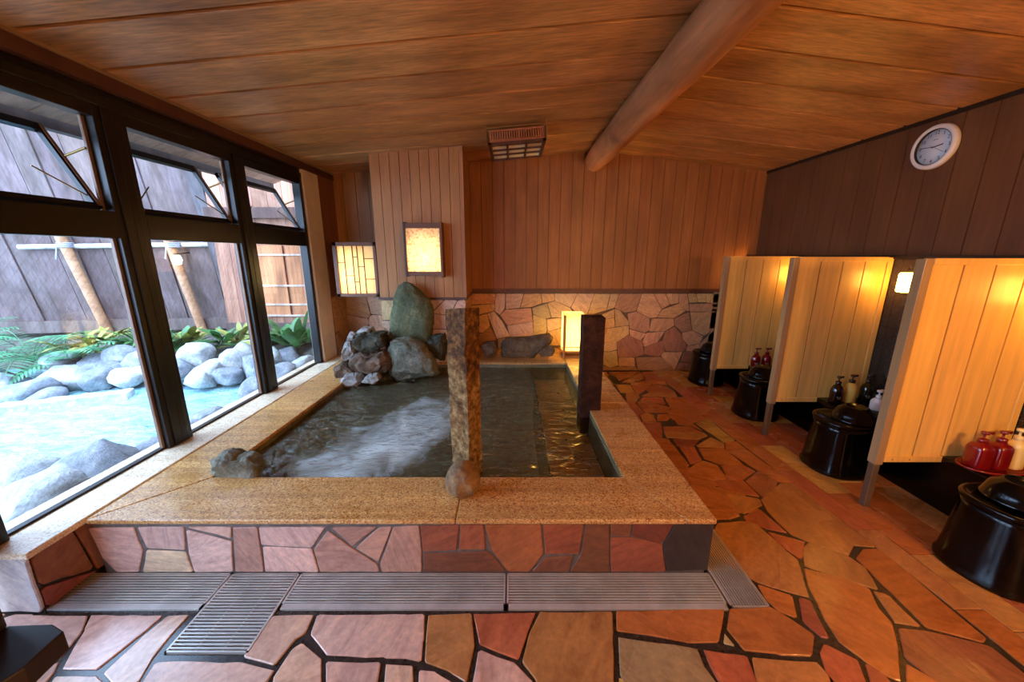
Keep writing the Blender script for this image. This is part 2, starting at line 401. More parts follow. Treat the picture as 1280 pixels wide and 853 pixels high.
def slab(mb, poly, to3, up, th, mi, col, gap=0.006, amp=0.003, ch=0.015):
    p = shrink(poly, gap)
    if len(p) < 3: return
    p = rough_edge(chamfer(p, ch), 0.06, amp)
    base = [Vector(to3(*q)) for q in p]
    u = Vector(up)
    top = [b + u * th for b in base]
    cen = sum(top, Vector()) / len(top)
    top = [t_ + (cen - t_) * min(0.25, 0.004 / max((cen - t_).length, 1e-3)) for t_ in top]
    mid = [b + u * (th * 0.6) for b in base]
    n = len(base)
    vs = base + mid + top
    fs = [tuple(2 * n + i for i in range(n))] + [(i, (i + 1) % n, n + (i + 1) % n, n + i) for i in range(n)] + [(n + i, n + (i + 1) % n, 2 * n + (i + 1) % n, 2 * n + i) for i in range(n)]
    # orient the top along up
    nn = (top[1] - top[0]).cross(top[2] - top[1])
    A = Vector()
    for i in range(n): A += top[i].cross(top[(i + 1) % n])
    if A.dot(u) < 0: fs = [f[::-1] for f in fs]
    mb.mesh(vs, fs, mi, col, False)
PAL = [rgb(206, 150, 108), rgb(198, 134, 96), rgb(212, 164, 116), rgb(190, 124, 90), rgb(208, 158, 124), rgb(200, 146, 98)]
PALR = {'r': rgb(174, 98, 66), 'o': rgb(174, 106, 56), 'y': rgb(192, 150, 76), 't': rgb(174, 122, 70), 'p': rgb(206, 166, 146), 'd': rgb(140, 72, 54), 'k': rgb(64, 56, 52), 'm': rgb(186, 140, 120), 'b': rgb(146, 92, 62), 'w': rgb(226, 190, 156), 'g': rgb(168, 144, 100)}  # orange, tan and red lowered, dimming the right floor by colour instead of light
FPAL = {'r': rgb(150, 84, 58), 'o': rgb(160, 98, 56), 'b': rgb(122, 76, 52), 'd': rgb(112, 58, 44), 'm': rgb(176, 130, 112), 'p': rgb(206, 168, 150), 'w': rgb(214, 182, 158), 'k': rgb(52, 45, 42)}  # bath front: brown tones lowered to paint in dimmer light at the right
BPAL = {'g': rgb(120, 114, 84)}
WPAL = {'r': rgb(206, 150, 112), 'o': rgb(210, 158, 110), 'w': rgb(226, 188, 154), 'p': rgb(216, 172, 144), 't': rgb(208, 166, 118), 'y': rgb(214, 176, 112), 'g': rgb(186, 158, 110), 'b': rgb(178, 130, 92), 'd': rgb(164, 108, 80)}
def pc(k=None, P=None):
    c = (P or PALR)[k] if k else rnd.choice(PAL); j = rnd.uniform(0.88, 1.12)
    return (c[0] * j, c[1] * j * rnd.uniform(0.95, 1.05), c[2] * j * rnd.uniform(0.92, 1.08))

exec_dummy = None
# ------------------------------------------------------------------ FLOOR
XL, XR, YB, YF = -2.15, 3.0, 4.68, -2.6      # room shell
CH = [(-2.10, 1.13, 1.288, 1.480), (-1.345, -1.02, 1.107, 1.288), (0.955, 1.13, 1.48, 4.4)]   # drain channels x0 x1 y0 y1
POOL = (-1.98, 0.945, 1.478, 4.68)
mb = MB()
xs = sorted({-2.6, -2.02, XR + 0.1, 1.92} | {c[0] for c in CH} | {c[1] for c in CH} | {POOL[0], POOL[1]})
ys = sorted({YF - .1, YB + .1, 1.27} | {c[2] for c in CH} | {c[3] for c in CH} | {POOL[2]})
for i in range(len(xs) - 1):
    for j in range(len(ys) - 1):
        cx, cy = (xs[i] + xs[i + 1]) / 2, (ys[j] + ys[j + 1]) / 2
        inch = any(a < cx < b and c < cy < d for a, b, c, d in CH)
        inpool = POOL[0] < cx < POOL[1] and POOL[2] < cy < POOL[3]
        if inpool: continue
        z = -0.07 if inch else -0.006
        mb.face([(xs[i], ys[j], z), (xs[i + 1], ys[j], z), (xs[i + 1], ys[j + 1], z), (xs[i], ys[j + 1], z)], 2 if inch else 1)
for a, b, c, d in CH:
    for p, q in (((a, c), (b, c)), ((a, d), (b, d)), ((a, c), (a, d)), ((b, c), (b, d))):
        if (p, q) == ((a, d), (b, d)) and a < -1.2 and b < 0: continue
        if c > 1.4 and p[1] == q[1] == c: continue
        mb.face([(p[0], p[1], -0.07), (q[0], q[1], -0.07), (q[0], q[1], -0.006), (p[0], p[1], -0.006)], 2)
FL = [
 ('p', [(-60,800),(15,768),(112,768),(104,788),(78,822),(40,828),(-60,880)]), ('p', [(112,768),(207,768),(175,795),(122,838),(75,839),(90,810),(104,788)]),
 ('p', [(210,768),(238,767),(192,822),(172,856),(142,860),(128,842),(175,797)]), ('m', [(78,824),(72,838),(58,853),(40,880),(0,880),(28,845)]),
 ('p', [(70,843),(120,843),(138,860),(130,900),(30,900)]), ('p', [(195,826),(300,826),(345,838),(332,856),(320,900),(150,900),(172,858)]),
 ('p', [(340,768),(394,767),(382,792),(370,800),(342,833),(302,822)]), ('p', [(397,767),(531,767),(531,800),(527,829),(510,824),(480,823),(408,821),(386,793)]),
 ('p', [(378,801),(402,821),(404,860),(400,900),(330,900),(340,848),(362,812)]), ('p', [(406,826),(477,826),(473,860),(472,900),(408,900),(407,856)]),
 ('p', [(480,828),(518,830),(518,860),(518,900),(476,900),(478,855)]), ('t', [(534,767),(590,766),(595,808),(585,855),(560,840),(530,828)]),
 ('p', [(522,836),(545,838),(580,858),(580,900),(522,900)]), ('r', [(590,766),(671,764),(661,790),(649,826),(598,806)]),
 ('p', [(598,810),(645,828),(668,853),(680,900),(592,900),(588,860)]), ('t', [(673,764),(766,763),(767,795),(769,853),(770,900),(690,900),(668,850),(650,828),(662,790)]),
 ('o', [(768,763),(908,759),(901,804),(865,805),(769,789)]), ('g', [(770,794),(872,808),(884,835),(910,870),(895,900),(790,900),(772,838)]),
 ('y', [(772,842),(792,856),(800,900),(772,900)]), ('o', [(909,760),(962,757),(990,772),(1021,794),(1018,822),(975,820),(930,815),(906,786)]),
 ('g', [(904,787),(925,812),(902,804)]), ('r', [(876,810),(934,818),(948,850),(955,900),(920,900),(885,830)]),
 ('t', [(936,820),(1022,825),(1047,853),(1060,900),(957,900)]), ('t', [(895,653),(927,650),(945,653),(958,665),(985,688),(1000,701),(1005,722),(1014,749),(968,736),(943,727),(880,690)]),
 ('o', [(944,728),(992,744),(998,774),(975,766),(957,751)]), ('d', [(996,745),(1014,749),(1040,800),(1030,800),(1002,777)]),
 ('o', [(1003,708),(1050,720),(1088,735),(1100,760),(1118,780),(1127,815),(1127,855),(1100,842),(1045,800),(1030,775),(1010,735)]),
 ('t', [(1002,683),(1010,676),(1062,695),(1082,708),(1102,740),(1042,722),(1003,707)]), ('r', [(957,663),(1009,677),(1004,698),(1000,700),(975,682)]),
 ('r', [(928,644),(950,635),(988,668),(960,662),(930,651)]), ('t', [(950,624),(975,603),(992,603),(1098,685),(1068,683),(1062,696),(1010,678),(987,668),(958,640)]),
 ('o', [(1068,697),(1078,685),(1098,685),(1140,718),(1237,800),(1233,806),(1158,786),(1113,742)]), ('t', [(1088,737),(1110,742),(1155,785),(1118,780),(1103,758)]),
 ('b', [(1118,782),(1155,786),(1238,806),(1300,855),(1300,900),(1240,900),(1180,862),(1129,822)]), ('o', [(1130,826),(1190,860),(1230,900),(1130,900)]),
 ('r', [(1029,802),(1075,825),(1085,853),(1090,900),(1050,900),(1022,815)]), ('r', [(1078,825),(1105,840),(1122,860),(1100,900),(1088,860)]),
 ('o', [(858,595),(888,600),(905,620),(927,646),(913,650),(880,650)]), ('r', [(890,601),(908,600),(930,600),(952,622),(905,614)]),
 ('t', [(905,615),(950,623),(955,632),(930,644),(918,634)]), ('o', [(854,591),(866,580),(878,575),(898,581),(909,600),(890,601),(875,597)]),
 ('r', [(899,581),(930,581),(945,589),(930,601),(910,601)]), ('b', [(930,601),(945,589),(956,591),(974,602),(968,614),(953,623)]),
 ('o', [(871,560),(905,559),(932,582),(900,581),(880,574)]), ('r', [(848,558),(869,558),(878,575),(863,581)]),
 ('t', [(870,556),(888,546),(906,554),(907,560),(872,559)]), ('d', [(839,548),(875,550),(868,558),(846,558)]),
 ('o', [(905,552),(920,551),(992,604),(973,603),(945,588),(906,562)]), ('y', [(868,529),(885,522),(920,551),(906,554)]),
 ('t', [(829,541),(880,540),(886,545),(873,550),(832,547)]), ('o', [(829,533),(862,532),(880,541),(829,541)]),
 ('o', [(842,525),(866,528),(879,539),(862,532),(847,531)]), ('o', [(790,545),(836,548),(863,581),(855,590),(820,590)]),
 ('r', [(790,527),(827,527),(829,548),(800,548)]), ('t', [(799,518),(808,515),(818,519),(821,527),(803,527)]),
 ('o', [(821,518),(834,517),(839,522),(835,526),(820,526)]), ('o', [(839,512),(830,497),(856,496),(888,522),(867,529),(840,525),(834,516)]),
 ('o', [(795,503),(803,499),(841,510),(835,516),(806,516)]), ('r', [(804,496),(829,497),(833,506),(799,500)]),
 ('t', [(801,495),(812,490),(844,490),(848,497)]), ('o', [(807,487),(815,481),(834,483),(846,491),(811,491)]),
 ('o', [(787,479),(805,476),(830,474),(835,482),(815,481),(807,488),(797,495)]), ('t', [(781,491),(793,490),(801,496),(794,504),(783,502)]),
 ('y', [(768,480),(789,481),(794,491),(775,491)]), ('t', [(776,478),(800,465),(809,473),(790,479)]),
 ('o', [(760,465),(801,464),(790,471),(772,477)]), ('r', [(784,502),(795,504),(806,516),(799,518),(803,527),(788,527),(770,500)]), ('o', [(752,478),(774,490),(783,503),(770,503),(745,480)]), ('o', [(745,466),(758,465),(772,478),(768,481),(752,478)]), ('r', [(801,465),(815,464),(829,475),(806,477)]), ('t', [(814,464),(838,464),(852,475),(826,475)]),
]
to_floor = lambda x, y: (x, y, -0.006)
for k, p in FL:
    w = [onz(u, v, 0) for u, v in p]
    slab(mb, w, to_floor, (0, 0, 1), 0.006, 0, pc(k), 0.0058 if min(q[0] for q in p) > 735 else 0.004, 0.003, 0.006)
for c in voronoi(-2.6, 3.05, YF, 0.70, 50, 3):
    slab(mb, c, to_floor, (0, 0, 1), 0.006, 0, pc(), 0.008)
for c in voronoi(1.135, 1.92, 0.72, 1.1, 1, 4): pass
for c in voronoi(-2.6, -2.03, 0.72, 1.28, 3, 5): slab(mb, c, to_floor, (0, 0, 1), 0.0055, 0, pc('p'), 0.008)
for c in voronoi(1.135, 1.5, 1.9, 2.4, 2, 6): slab(mb, c, to_floor, (0, 0, 1), 0.004, 0, pc('o'), 0.006)
# sawn slab border along the wash places
bx = [1.925, 2.05, 2.20, 2.37, 2.60]
def BL(y):
    q = [(0.5, 1.91), (1.5, 1.925), (2.2, 1.897), (2.8, 1.853), (5, 1.86)]
    for (a, c), (b, d) in zip(q, q[1:]):
        if y <= b: return c + (d - c) * (y - a) / (b - a)
    return 1.86
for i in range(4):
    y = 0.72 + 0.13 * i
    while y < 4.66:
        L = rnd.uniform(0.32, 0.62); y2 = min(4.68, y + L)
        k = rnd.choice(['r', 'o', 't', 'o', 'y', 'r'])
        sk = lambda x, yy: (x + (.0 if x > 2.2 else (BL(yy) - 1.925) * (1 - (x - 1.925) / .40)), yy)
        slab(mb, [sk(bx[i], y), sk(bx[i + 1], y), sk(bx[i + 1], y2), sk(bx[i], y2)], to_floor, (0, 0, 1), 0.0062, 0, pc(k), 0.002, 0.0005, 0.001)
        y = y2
mb.box((-2.6, YF - .1, -.62), (XR + .1, YB + .1, -.58), 2)
struct(mb.build('floor', [M['floor'], M['grout'], M['dark']]), 'crazy paving floor of orange and pink flagstones with dark joints')

# ------------------------------------------------------------------ drain grates
def grate(label, x0, x1, y0, y1, along, n, group='steel drain grates'):
    t_ = thing('drain_grate', label, 'drain grate', ((x0 + x1) / 2, (y0 + y1) / 2, 0), 0, group)
    w, d = (x1 - x0) / 2, (y1 - y0) / 2
    f = MB()
    for a, b in (((-w, -d), (w, -d + .020 * (along == 'x' and n < 20)+ .006)), ((-w, d - .008), (w, d)), ((-w, -d), (-w + .008, d)), ((w - .008, -d), (w, d))):
        f.box((a[0], a[1], -0.03), (b[0], b[1], 0.002))
    f.build('frame', M['steel'], t_)
    g = MB()
    if along == 'x':
        for i in range(n):
            y0_ = -d + (.026 if n < 20 else .008); y = y0_ + (i + .5) * (d - .008 - y0_) / n; g.box((-w + .008, y - .0030, -.005), (w - .008, y + .0030, 0.003))
    else:
        for i in range(n):
            x = -w + .008 + (i + .5) * (2 * w - .016) / n; g.box((x - .0027, -d + .008, -.005), (x + .0027, d - .008, 0.003))
    r = g; L = 2 * w if along == 'x' else 2 * d; k = max(2, int(L / .1))
    for i in range(1, k):
        if along == 'x': x = -w + 2 * w * i / k; r.box((x - .002, -d + .008, -.012), (x + .002, d - .008, -.004))
        else: y = -d + 2 * d * i / k; r.box((-w + .008, y - .002, -.012), (w - .008, y + .002, -.004))
    g.build('bars', M['steel'], t_)
    return t_
grate('short steel drain grate at the foot of the window wall', -2.098, -1.352, 1.290, 1.476, 'x', 11)
grate('steel drain grate reaching out from the bath across the pale floor', -1.345, -1.022, 1.112, 1.476, 'x', 24)
grate('long steel drain grate under the pinkish middle of the bath front', -1.015, -0.03, 1.290, 1.476, 'x', 11)
grate('long steel drain grate under the brown end of the bath front', -0.024, 0.948, 1.290, 1.476, 'x', 11)
grate('steel drain grate with lengthwise bars along the right side of the bath', 0.957, 1.128, 1.302, 4.39, 'y', 13)
m_ = MB(); m_.box((1.205, 4.16, -.004), (1.30, 4.44, .004)); m_.box((1.222, 4.29, .004), (1.283, 4.31, .006))
tag(m_.build('drain_cover', M['blackmatte'], None, .002), 'small dark drain cover in the floor behind the bath corner', 'drain cover')

# ------------------------------------------------------------------ BATH
bath = thing('bathing_pool', 'sunken stone bath with a broad speckled granite rim and flagstone sides', 'bath', (0, 0, 0))
CZ = 0.31; IY, IX0, IX1, IYB = 1.80, -1.60, 0.612, 3.985
f = MB()
FW = [
 ('p', [(108,660),(167,659),(179,690),(174,718),(146,719),(128,700)]), ('p', [(169,659),(231,659),(232,689),(183,687)]), ('w', [(182,687),(232,690),(242,718),(177,718)]),
 ('p', [(231,662),(290,677),(292,718),(242,718),(234,690)]), ('p', [(231,659),(290,659),(290,675)]), ('m', [(290,659),(322,659),(331,718),(293,718)]),
 ('p', [(322,659),(409,659),(390,686),(326,683)]), ('p', [(327,683),(390,686),(399,718),(331,718)]), ('m', [(409,663),(440,685),(473,706),(475,719),(399,719),(391,687)]),
 ('m', [(411,659),(473,659),(440,685)]), ('m', [(474,659),(491,659),(473,705),(443,686)]), ('m', [(491,659),(524,657),(528,690),(528,719),(476,719),(474,706)]),
 ('r', [(524,657),(575,656),(571,690),(528,691)]), ('r', [(575,656),(605,656),(608,688),(572,689)]), ('b', [(528,692),(611,689),(634,718),(528,719)]),
 ('o', [(605,656),(677,656),(680,693),(662,718),(635,718),(612,687)]), ('r', [(677,656),(731,655),(724,694),(681,695)]), ('b', [(680,697),(717,695),(711,717),(663,718)]),
 ('b', [(731,655),(762,655),(763,717),(711,717),(725,694)]), ('b', [(762,655),(791,655),(788,672),(762,671)]), ('r', [(762,672),(790,672),(828,680),(833,716),(763,717)]),
 ('d', [(790,655),(845,654),(829,681),(789,672)]), ('k', [(844,654),(894,652),(886,714),(832,716),(828,682)])]
to_front = lambda x, z: (x, 1.484, z)
for k, p in FW:
    w = [ony(u, v, 1.478) for u, v in p]
    w = [(x, max(0.0, min(0.285, z))) for x, z in w]
    slab(f, w, to_front, (0, -1, 0), 0.006, 0, pc(k, FPAL), 0.004, 0.002, 0.006)
f.box((-1.965, 1.484, -.07), (0.93, 1.52, 0.285), 1)
f.build('front_cladding', [M['wallstone'], M['cladgrout']], bath)
f = MB()
for c in voronoi(1.49, 4.65, 0, 0.285, 22, 9): slab(f, c, lambda y, z: (0.93, y, z), (1, 0, 0), 0.006, 0, pc(), 0.004, 0.002)
f.box((0.89, 1.52, -.07), (0.93, 4.655, 0.285), 1)
f.build('side_cladding', [M['wallstone'], M['grout']], bath)
def rim(pts, z0=0.285, z1=CZ):
    b_ = MB(); b_.prism([(x, y, z0) for x, y in pts], (0, 0, z1 - z0)); b_.build('rim_slab', M['granite'], bath, .006)
rim([(-1.965, 1.462), (-.262, 1.462), (-.262, IY), (-1.64, IY)])
rim([(-.259, 1.462), (0.80, 1.462), (0.612, IY), (-.259, IY)])
rim([(0.803, 1.462), (0.945, 1.462), (0.945, 2.84), (0.612, 2.84), (0.612, 1.806)])
rim([(0.612, 2.843), (0.945, 2.843), (0.945, 4.655), (0.612, 4.655)])
rim([(-1.965, 1.465), (-1.643, 1.803), (-1.60, IYB), (-1.60, 4.655), (-1.965, 4.655)])
rim([(-1.597, IYB), (0.609, IYB), (0.609, 4.655), (-1.597, 4.655)])
b = MB()   # basin walls and bottom
for a, c, nn in (((-1.66, IY + .0), (IX1, IY), 0), ((IX1, IY), (IX1, IYB), 1), ((IX1, IYB), (-1.60, IYB), 2), ((-1.60, IYB), (-1.66, IY), 3)):
    L = (Vector(c) - Vector(a)).length; dx = (Vector(c) - Vector(a)) / L; nrm = Vector((-dx.y, dx.x))
    for q in voronoi(0, L, -0.45, 0.283, int(L * 4.5), 20 + nn):
        slab(b, q, lambda s_, z, a=a, dx=dx, nrm=nrm: (a[0] + dx.x * s_ - nrm.x * .004, a[1] + dx.y * s_ - nrm.y * .004, z), (nrm.x, nrm.y, 0), 0.005, 0, pc('g', BPAL), 0.003)
    e0 = Vector(a) - dx * .04 - nrm * .005; e1 = Vector(c) + dx * .04 - nrm * .005; e2 = e1 - nrm * .03; e3 = e0 - nrm * .03
    b.prism([(q_.x, q_.y, -.46) for q_ in (e0, e1, e2, e3)], (0, 0, .744), 1)
b.face([(-1.7, 1.75, -.45), (.65, 1.75, -.45), (.65, 4.05, -.45), (-1.7, 4.05, -.45)], 1)
for q in voronoi(-1.66, IX1, IY, IYB, 34, 31): slab(b, q, lambda x, y: (x, y, -.452), (0, 0, 1), .006, 0, pc('g', BPAL), .003)
b.build('basin', [M['poolfloor'], M['cladgrout']], bath)
b = MB()
b.box((0.245, IY + .01, -.44), (IX1 - .01, IYB - .01, 0.105), 1)
for q in voronoi(0.25, IX1 - .01, IY + .01, IYB - .01, 13, 33): slab(b, q, lambda x, y: (x, y, .106), (0, 0, 1), .006, 0, pc('w'), .005)
b.box((-1.6, IY + .01, -.44), (0.24, IY + .12, 0.02), 1, pc('t'))
b.build('underwater_bench', [M['poolfloor'], M['grout']], bath)
w = MB(); N = 130
vs = []; x0, x1, y0, y1 = -1.63, IX1 - .002, IY + .002, IYB - .002
for j in range(N + 1):
    for i in range(N + 1):
        x = x0 + (x1 - x0) * i / N; y = y0 + (y1 - y0) * j / N
        vs.append((x, y, 0.255 + 0.005 * noise.noise((x * 5, y * 8, 0)) + .003 * noise.noise((x * 11, y * 17, 2))))
w.mesh(vs, [(j * (N + 1) + i, j * (N + 1) + i + 1, (j + 1) * (N + 1) + i + 1, (j + 1) * (N + 1) + i) for j in range(N) for i in range(N)], 0, (1, 1, 1), True)
tag(w.build('bath_water', M['water']), 'olive green rippling hot water filling the indoor stone bath', 'water', kind='stuff')

# ------------------------------------------------------------------ ROCK MAKERS
import bmesh
def ico(sub):
    bm = bmesh.new(); bmesh.ops.create_icosphere(bm, subdivisions=sub, radius=1)
    v = [x.co.copy() for x in bm.verts]; f_ = [tuple(q.index for q in p.verts) for p in bm.faces]; bm.free(); return v, f_
ICO = {k: ico(k) for k in (2, 3, 4, 5)}
def facet(v, seed, n=9, depth=(0.55, 0.85)):
    r = random.Random(seed); pl = []
    for _ in range(n):
        d = Vector((r.gauss(0, 1), r.gauss(0, 1), r.gauss(0, 1))).normalized(); pl.append((d, r.uniform(*depth)))
    out = []
    for p in v:
        q = p.copy()
        for d, k in pl:
            e = q.dot(d) - k
            if e > 0: q -= d * e * 0.9
        out.append(q)
    return out
def rock(name, mat, cen, size, seed, label=None, cat='rock', rough=0.1, nf=9, sub=3, rot=(0, 0, 0), group=None, freq=1.6):
    v, fs = ICO[sub]; v = facet(v, seed, nf)
    m4 = Matrix.Rotation(rot[2], 3, 'Z') @ Matrix.Rotation(rot[1], 3, 'Y') @ Matrix.Rotation(rot[0], 3, 'X')
    o = []
    for p in v:
        k = 1 + rough * noise.fractal(p * freq + Vector((seed, 0, 0)), 1.0, 2.0, 4)
        o.append(m4 @ Vector((p.x * size[0] * k, p.y * size[1] * k, p.z * size[2] * k)))
    mb_ = MB(); mb_.mesh(o, fs, 0, (1, 1, 1), True)
    ob = mb_.build(name, mat, None, 0, loc=cen)
    if label: tag(ob, label, cat, group)
    return ob
def outline_rock(name, mat, outline, y, depth, seed, label, cat='rock', rough=0.05, flat=0.55, sub=5, group=None, lean=0.0):
    """outline: points (x, z) of the silhouette; the body swells to depth in y"""
    cx = sum(p[0] for p in outline) / len(outline); cz = sum(p[1] for p in outline) / len(outline)
    def rad(th):
        dx, dz = cos(th), sin(th); best = 0.02; n = len(outline)
        for i in range(n):
            ax, az = outline[i][0] - cx, outline[i][1] - cz; bx_, bz = outline[(i + 1) % n][0] - cx, outline[(i + 1) % n][1] - cz
            ex, ez = bx_ - ax, bz - az; den = dx * ez - dz * ex
            if abs(den) < 1e-9: continue
            t_ = (ax * ez - az * ex) / den; u_ = (ax * dz - az * dx) / den
            if t_ > 0 and -1e-6 <= u_ <= 1 + 1e-6: best = max(best, t_)
        return best
    v, fs = ICO[sub]; o = []
    for p in v:
        th = atan2(p.z, p.x); rr = sqrt(p.x ** 2 + p.z ** 2)
        k = 1 + rough * (noise.fractal(p * 2.0 + Vector((seed * 3.1, 0, 0)), 1.0, 2.0, 5) - .9 * max(0, .16 - abs(noise.noise(Vector((p.x * 1.1, p.y * 1.1, p.z * 3.2)) + Vector((seed, 8, 0))))) / .16 + .25 * noise.noise(p * 9))
        r_ = rad(th) * (rr ** flat if rr > 0 else 0) * k
        yy = depth * math.copysign(abs(p.y) ** 0.8, p.y) * (1 + 0.35 * noise.noise(p * 1.7 + Vector((seed, 5, 0)))) * k
        z_ = r_ * sin(th)
        o.append(Vector((r_ * cos(th), yy + lean * z_, z_)))
    mb_ = MB(); mb_.mesh(o, fs, 0, (1, 1, 1), True)
    return tag(mb_.build(name, mat, None, 0, loc=(cx, y, cz)), label, cat, group)
def px_out(pts, y): return [ony(u, v, y) for u, v in pts]

# fountain rock group at the back of the bath
outline_rock('standing_rock', M['rockgreen'], px_out([(490,432),(488,412),(489,392),(493,373),(498,359),(506,352),(515,354),(525,363),(536,373),(542,388),(542,410),(538,432)], 3.86), 3.86, 0.10, 3,
             'tall mossy green standing rock against the wooden column', rough=.05)
outline_rock('slanted_rock', M['rockgrey'], px_out([(485,440),(490,424),(510,421),(530,430),(543,447),(549,468),(500,474),(488,466)], 3.64), 3.64, 0.15, 5,
             'grey slanted rock leaning at the foot of the green standing rock', rough=.06)
outline_rock('mossy_rock', M['rockdark'], px_out([(529,430),(540,419),(556,416),(560,438),(556,450),(540,446)], 3.84), 3.84, 0.12, 8,
             'small dark mossy rock between the green standing rock and the square stone post', rough=.12)
outline_rock('pale_rock', M['rockgrey'], px_out([(481,440),(482,418),(488,413),(494,420),(494,440),(490,450)], 3.82), 3.82, 0.07, 9,
             'small buff rock tucked beside the foot of the green standing rock')
outline_rock('capping_rock', M['rockdark'], px_out([(443,424),(448,416),(466,414),(482,416),(484,430),(474,438),(450,439),(444,434)], 3.62), 3.62, 0.11, 11,
             'dark layered rock capping the pile at the window end of the bath', rough=.18)
outline_rock('snowy_rock', M['rockpool'], px_out([(447,414),(455,408),(466,409),(470,418),(450,420)], 3.72), 3.72, 0.08, 12,
             'pale grey rock topmost at the back of the piled rocks', rough=.12)
outline_rock('upright_rock', M['rockpool'], px_out([(430,446),(433,430),(438,415),(446,416),(448,434),(444,450),(434,452)], 3.66), 3.66, 0.10, 13,
             'pale blue-grey rock standing at the window side of the piled rocks', rough=.15)
outline_rock('ledge_rock', M['rockbrown'], px_out([(437,452),(446,440),(470,440),(482,436),(493,452),(488,462),(470,468),(448,464)], 3.56), 3.56, 0.14, 14,
             'brown jutting rock with a hollow top in the middle of the piled rocks', rough=.16)
outline_rock('base_rock', M['rockbrown'], px_out([(420,458),(432,450),(446,456),(452,468),(440,474),(426,472)], 3.60), 3.60, 0.12, 15,
             'brown rock resting on the granite rim under the piled rocks', rough=.15)
outline_rock('water_rock', M['rockpool'], px_out([(427,474),(434,467),(450,468),(456,474),(448,482),(432,484)], 3.42), 3.42, 0.09, 16,
             'flat pale rock at the water edge below the piled rocks', rough=.12)
outline_rock('water_rock', M['rockpool'], px_out([(453,477),(460,468),(472,467),(477,473),(468,480)], 3.40), 3.40, 0.07, 17,
             'small rounded pale rock touching the water beneath the brown jutting rock', rough=.1)
outline_rock('support_rock', M['rockdark'], px_out([(446,466),(470,462),(495,462),(500,478),(480,486),(448,484)], 3.68), 3.68, 0.16, 18,
             'dark wet rock in the shadow under the piled rocks', rough=.12)
# two-lobed rock at the near window corner of the rim
k_ = outline_rock('knotted_rock', M['rockgrey'], px_out([(266,590),(270,572),(284,565),(296,571),(312,570),(326,580),(328,592),(318,598),(300,597),(276,598)], 1.84), 1.85, 0.075, 21,
             'knotted grey-brown rock lying on the front window corner of the granite rim', rough=.12)
# ball stone on the rim
outline_rock('round_stone', M['rockball'], [(-.248 + .088 * cos(a) * (1 - .12 * sin(a)), .395 + .088 * sin(a) * (1.0)) for a in [i * pi / 10 for i in range(20)]], 1.655, 0.085, 23,
             'round tan stone sitting on the front rim before the square stone post', rough=.03, flat=.9)
# logs of stone on the back rim
outline_rock('log_stone', M['logrock'], px_out([(626,428),(632,423),(660,421),(688,417),(692,421),(690,428),(668,446),(628,446)], 4.22), 4.22, 0.09, 25,
             'long tapering log-like rock lying on the back rim of the bath', rough=.07, flat=.45)
outline_rock('log_stone', M['logrock'], px_out([(602,432),(608,427),(618,426),(623,432),(621,442),(616,446),(606,445)], 4.20), 4.20, 0.10, 26,
             'short reddish log-like rock end-on beside the square stone post on the back rim', rough=.08)
outline_rock('log_stone', M['logrock'], px_out([(672,441),(680,434),(690,432),(694,438),(690,445),(676,446)], 4.14), 4.14, 0.06, 27,
             'stubby dark rock below the thin end of the long log-like rock', rough=.08)

# ------------------------------------------------------------------ POSTS
def rough_box(mb_, x0, x1, y0, y1, z0, z1, nx, ny, nz, amp, seed, rot=0.0, cen=(0, 0), slope=(0, 0), mi=0, freq=9):
    idx = {}; vs = []; fs = []
    def vid(i, j, k):
        if (i, j, k) not in idx:
            x = x0 + (x1 - x0) * i / nx; y = y0 + (y1 - y0) * j / ny; z = z0 + (z1 - z0) * k / nz
            if k == nz: z += slope[0] * (x - (x0 + x1) / 2) + slope[1] * (y - (y0 + y1) / 2)
            n_ = noise.noise_vector(Vector((x * freq, y * freq, z * freq)) + Vector((seed, 0, 0)))
            n2 = noise.noise_vector(Vector((x * freq * 4, y * freq * 4, z * freq * 4)) + Vector((seed, 3, 0)))
            p = Vector((x, y, z)) + n_ * amp + n2 * amp * .4
            p = Matrix.Rotation(rot, 3, 'Z') @ p + Vector((*cen, 0)); idx[(i, j, k)] = len(vs); vs.append(p)
        return idx[(i, j, k)]
    for i in range(nx):
        for j in range(ny):
            fs.append((vid(i, j, 0), vid(i, j + 1, 0), vid(i + 1, j + 1, 0), vid(i + 1, j, 0))); fs.append((vid(i, j, nz), vid(i + 1, j, nz), vid(i + 1, j + 1, nz), vid(i, j + 1, nz)))
    for k in range(nz):
        for i in range(nx):
            fs.append((vid(i, 0, k), vid(i + 1, 0, k), vid(i + 1, 0, k + 1), vid(i, 0, k + 1))); fs.append((vid(i, ny, k), vid(i, ny, k + 1), vid(i + 1, ny, k + 1), vid(i + 1, ny, k)))
        for j in range(ny):
            fs.append((vid(0, j, k), vid(0, j, k + 1), vid(0, j + 1, k + 1), vid(0, j + 1, k))); fs.append((vid(nx, j, k), vid(nx, j + 1, k), vid(nx, j + 1, k + 1), vid(nx, j, k + 1)))
    mb_.mesh(vs, fs, mi, (1, 1, 1), False)
p_ = MB(); rough_box(p_, -.064, .064, -.058, .058, -.44, 1.225, 14, 14, 150, .008, 4, R(-33), (-.262, 1.93), (.12, -.1))
tag(p_.build('stone_post', M['rockpost']), 'tall rough square stone post rising from the water behind the front rim', 'post')
p_ = MB(); rough_box(p_, .535, .690, 2.68, 2.83, .312, 1.045, 6, 6, 40, .004, 9, 0, (0, 0)); rough_box(p_, .535, .606, 2.68, 2.83, .05, .32, 4, 6, 14, .002, 9)
tag(p_.build('stone_post', M['rockpostdark']), 'shorter dark brown stone post at the far side rim of the bath', 'post')
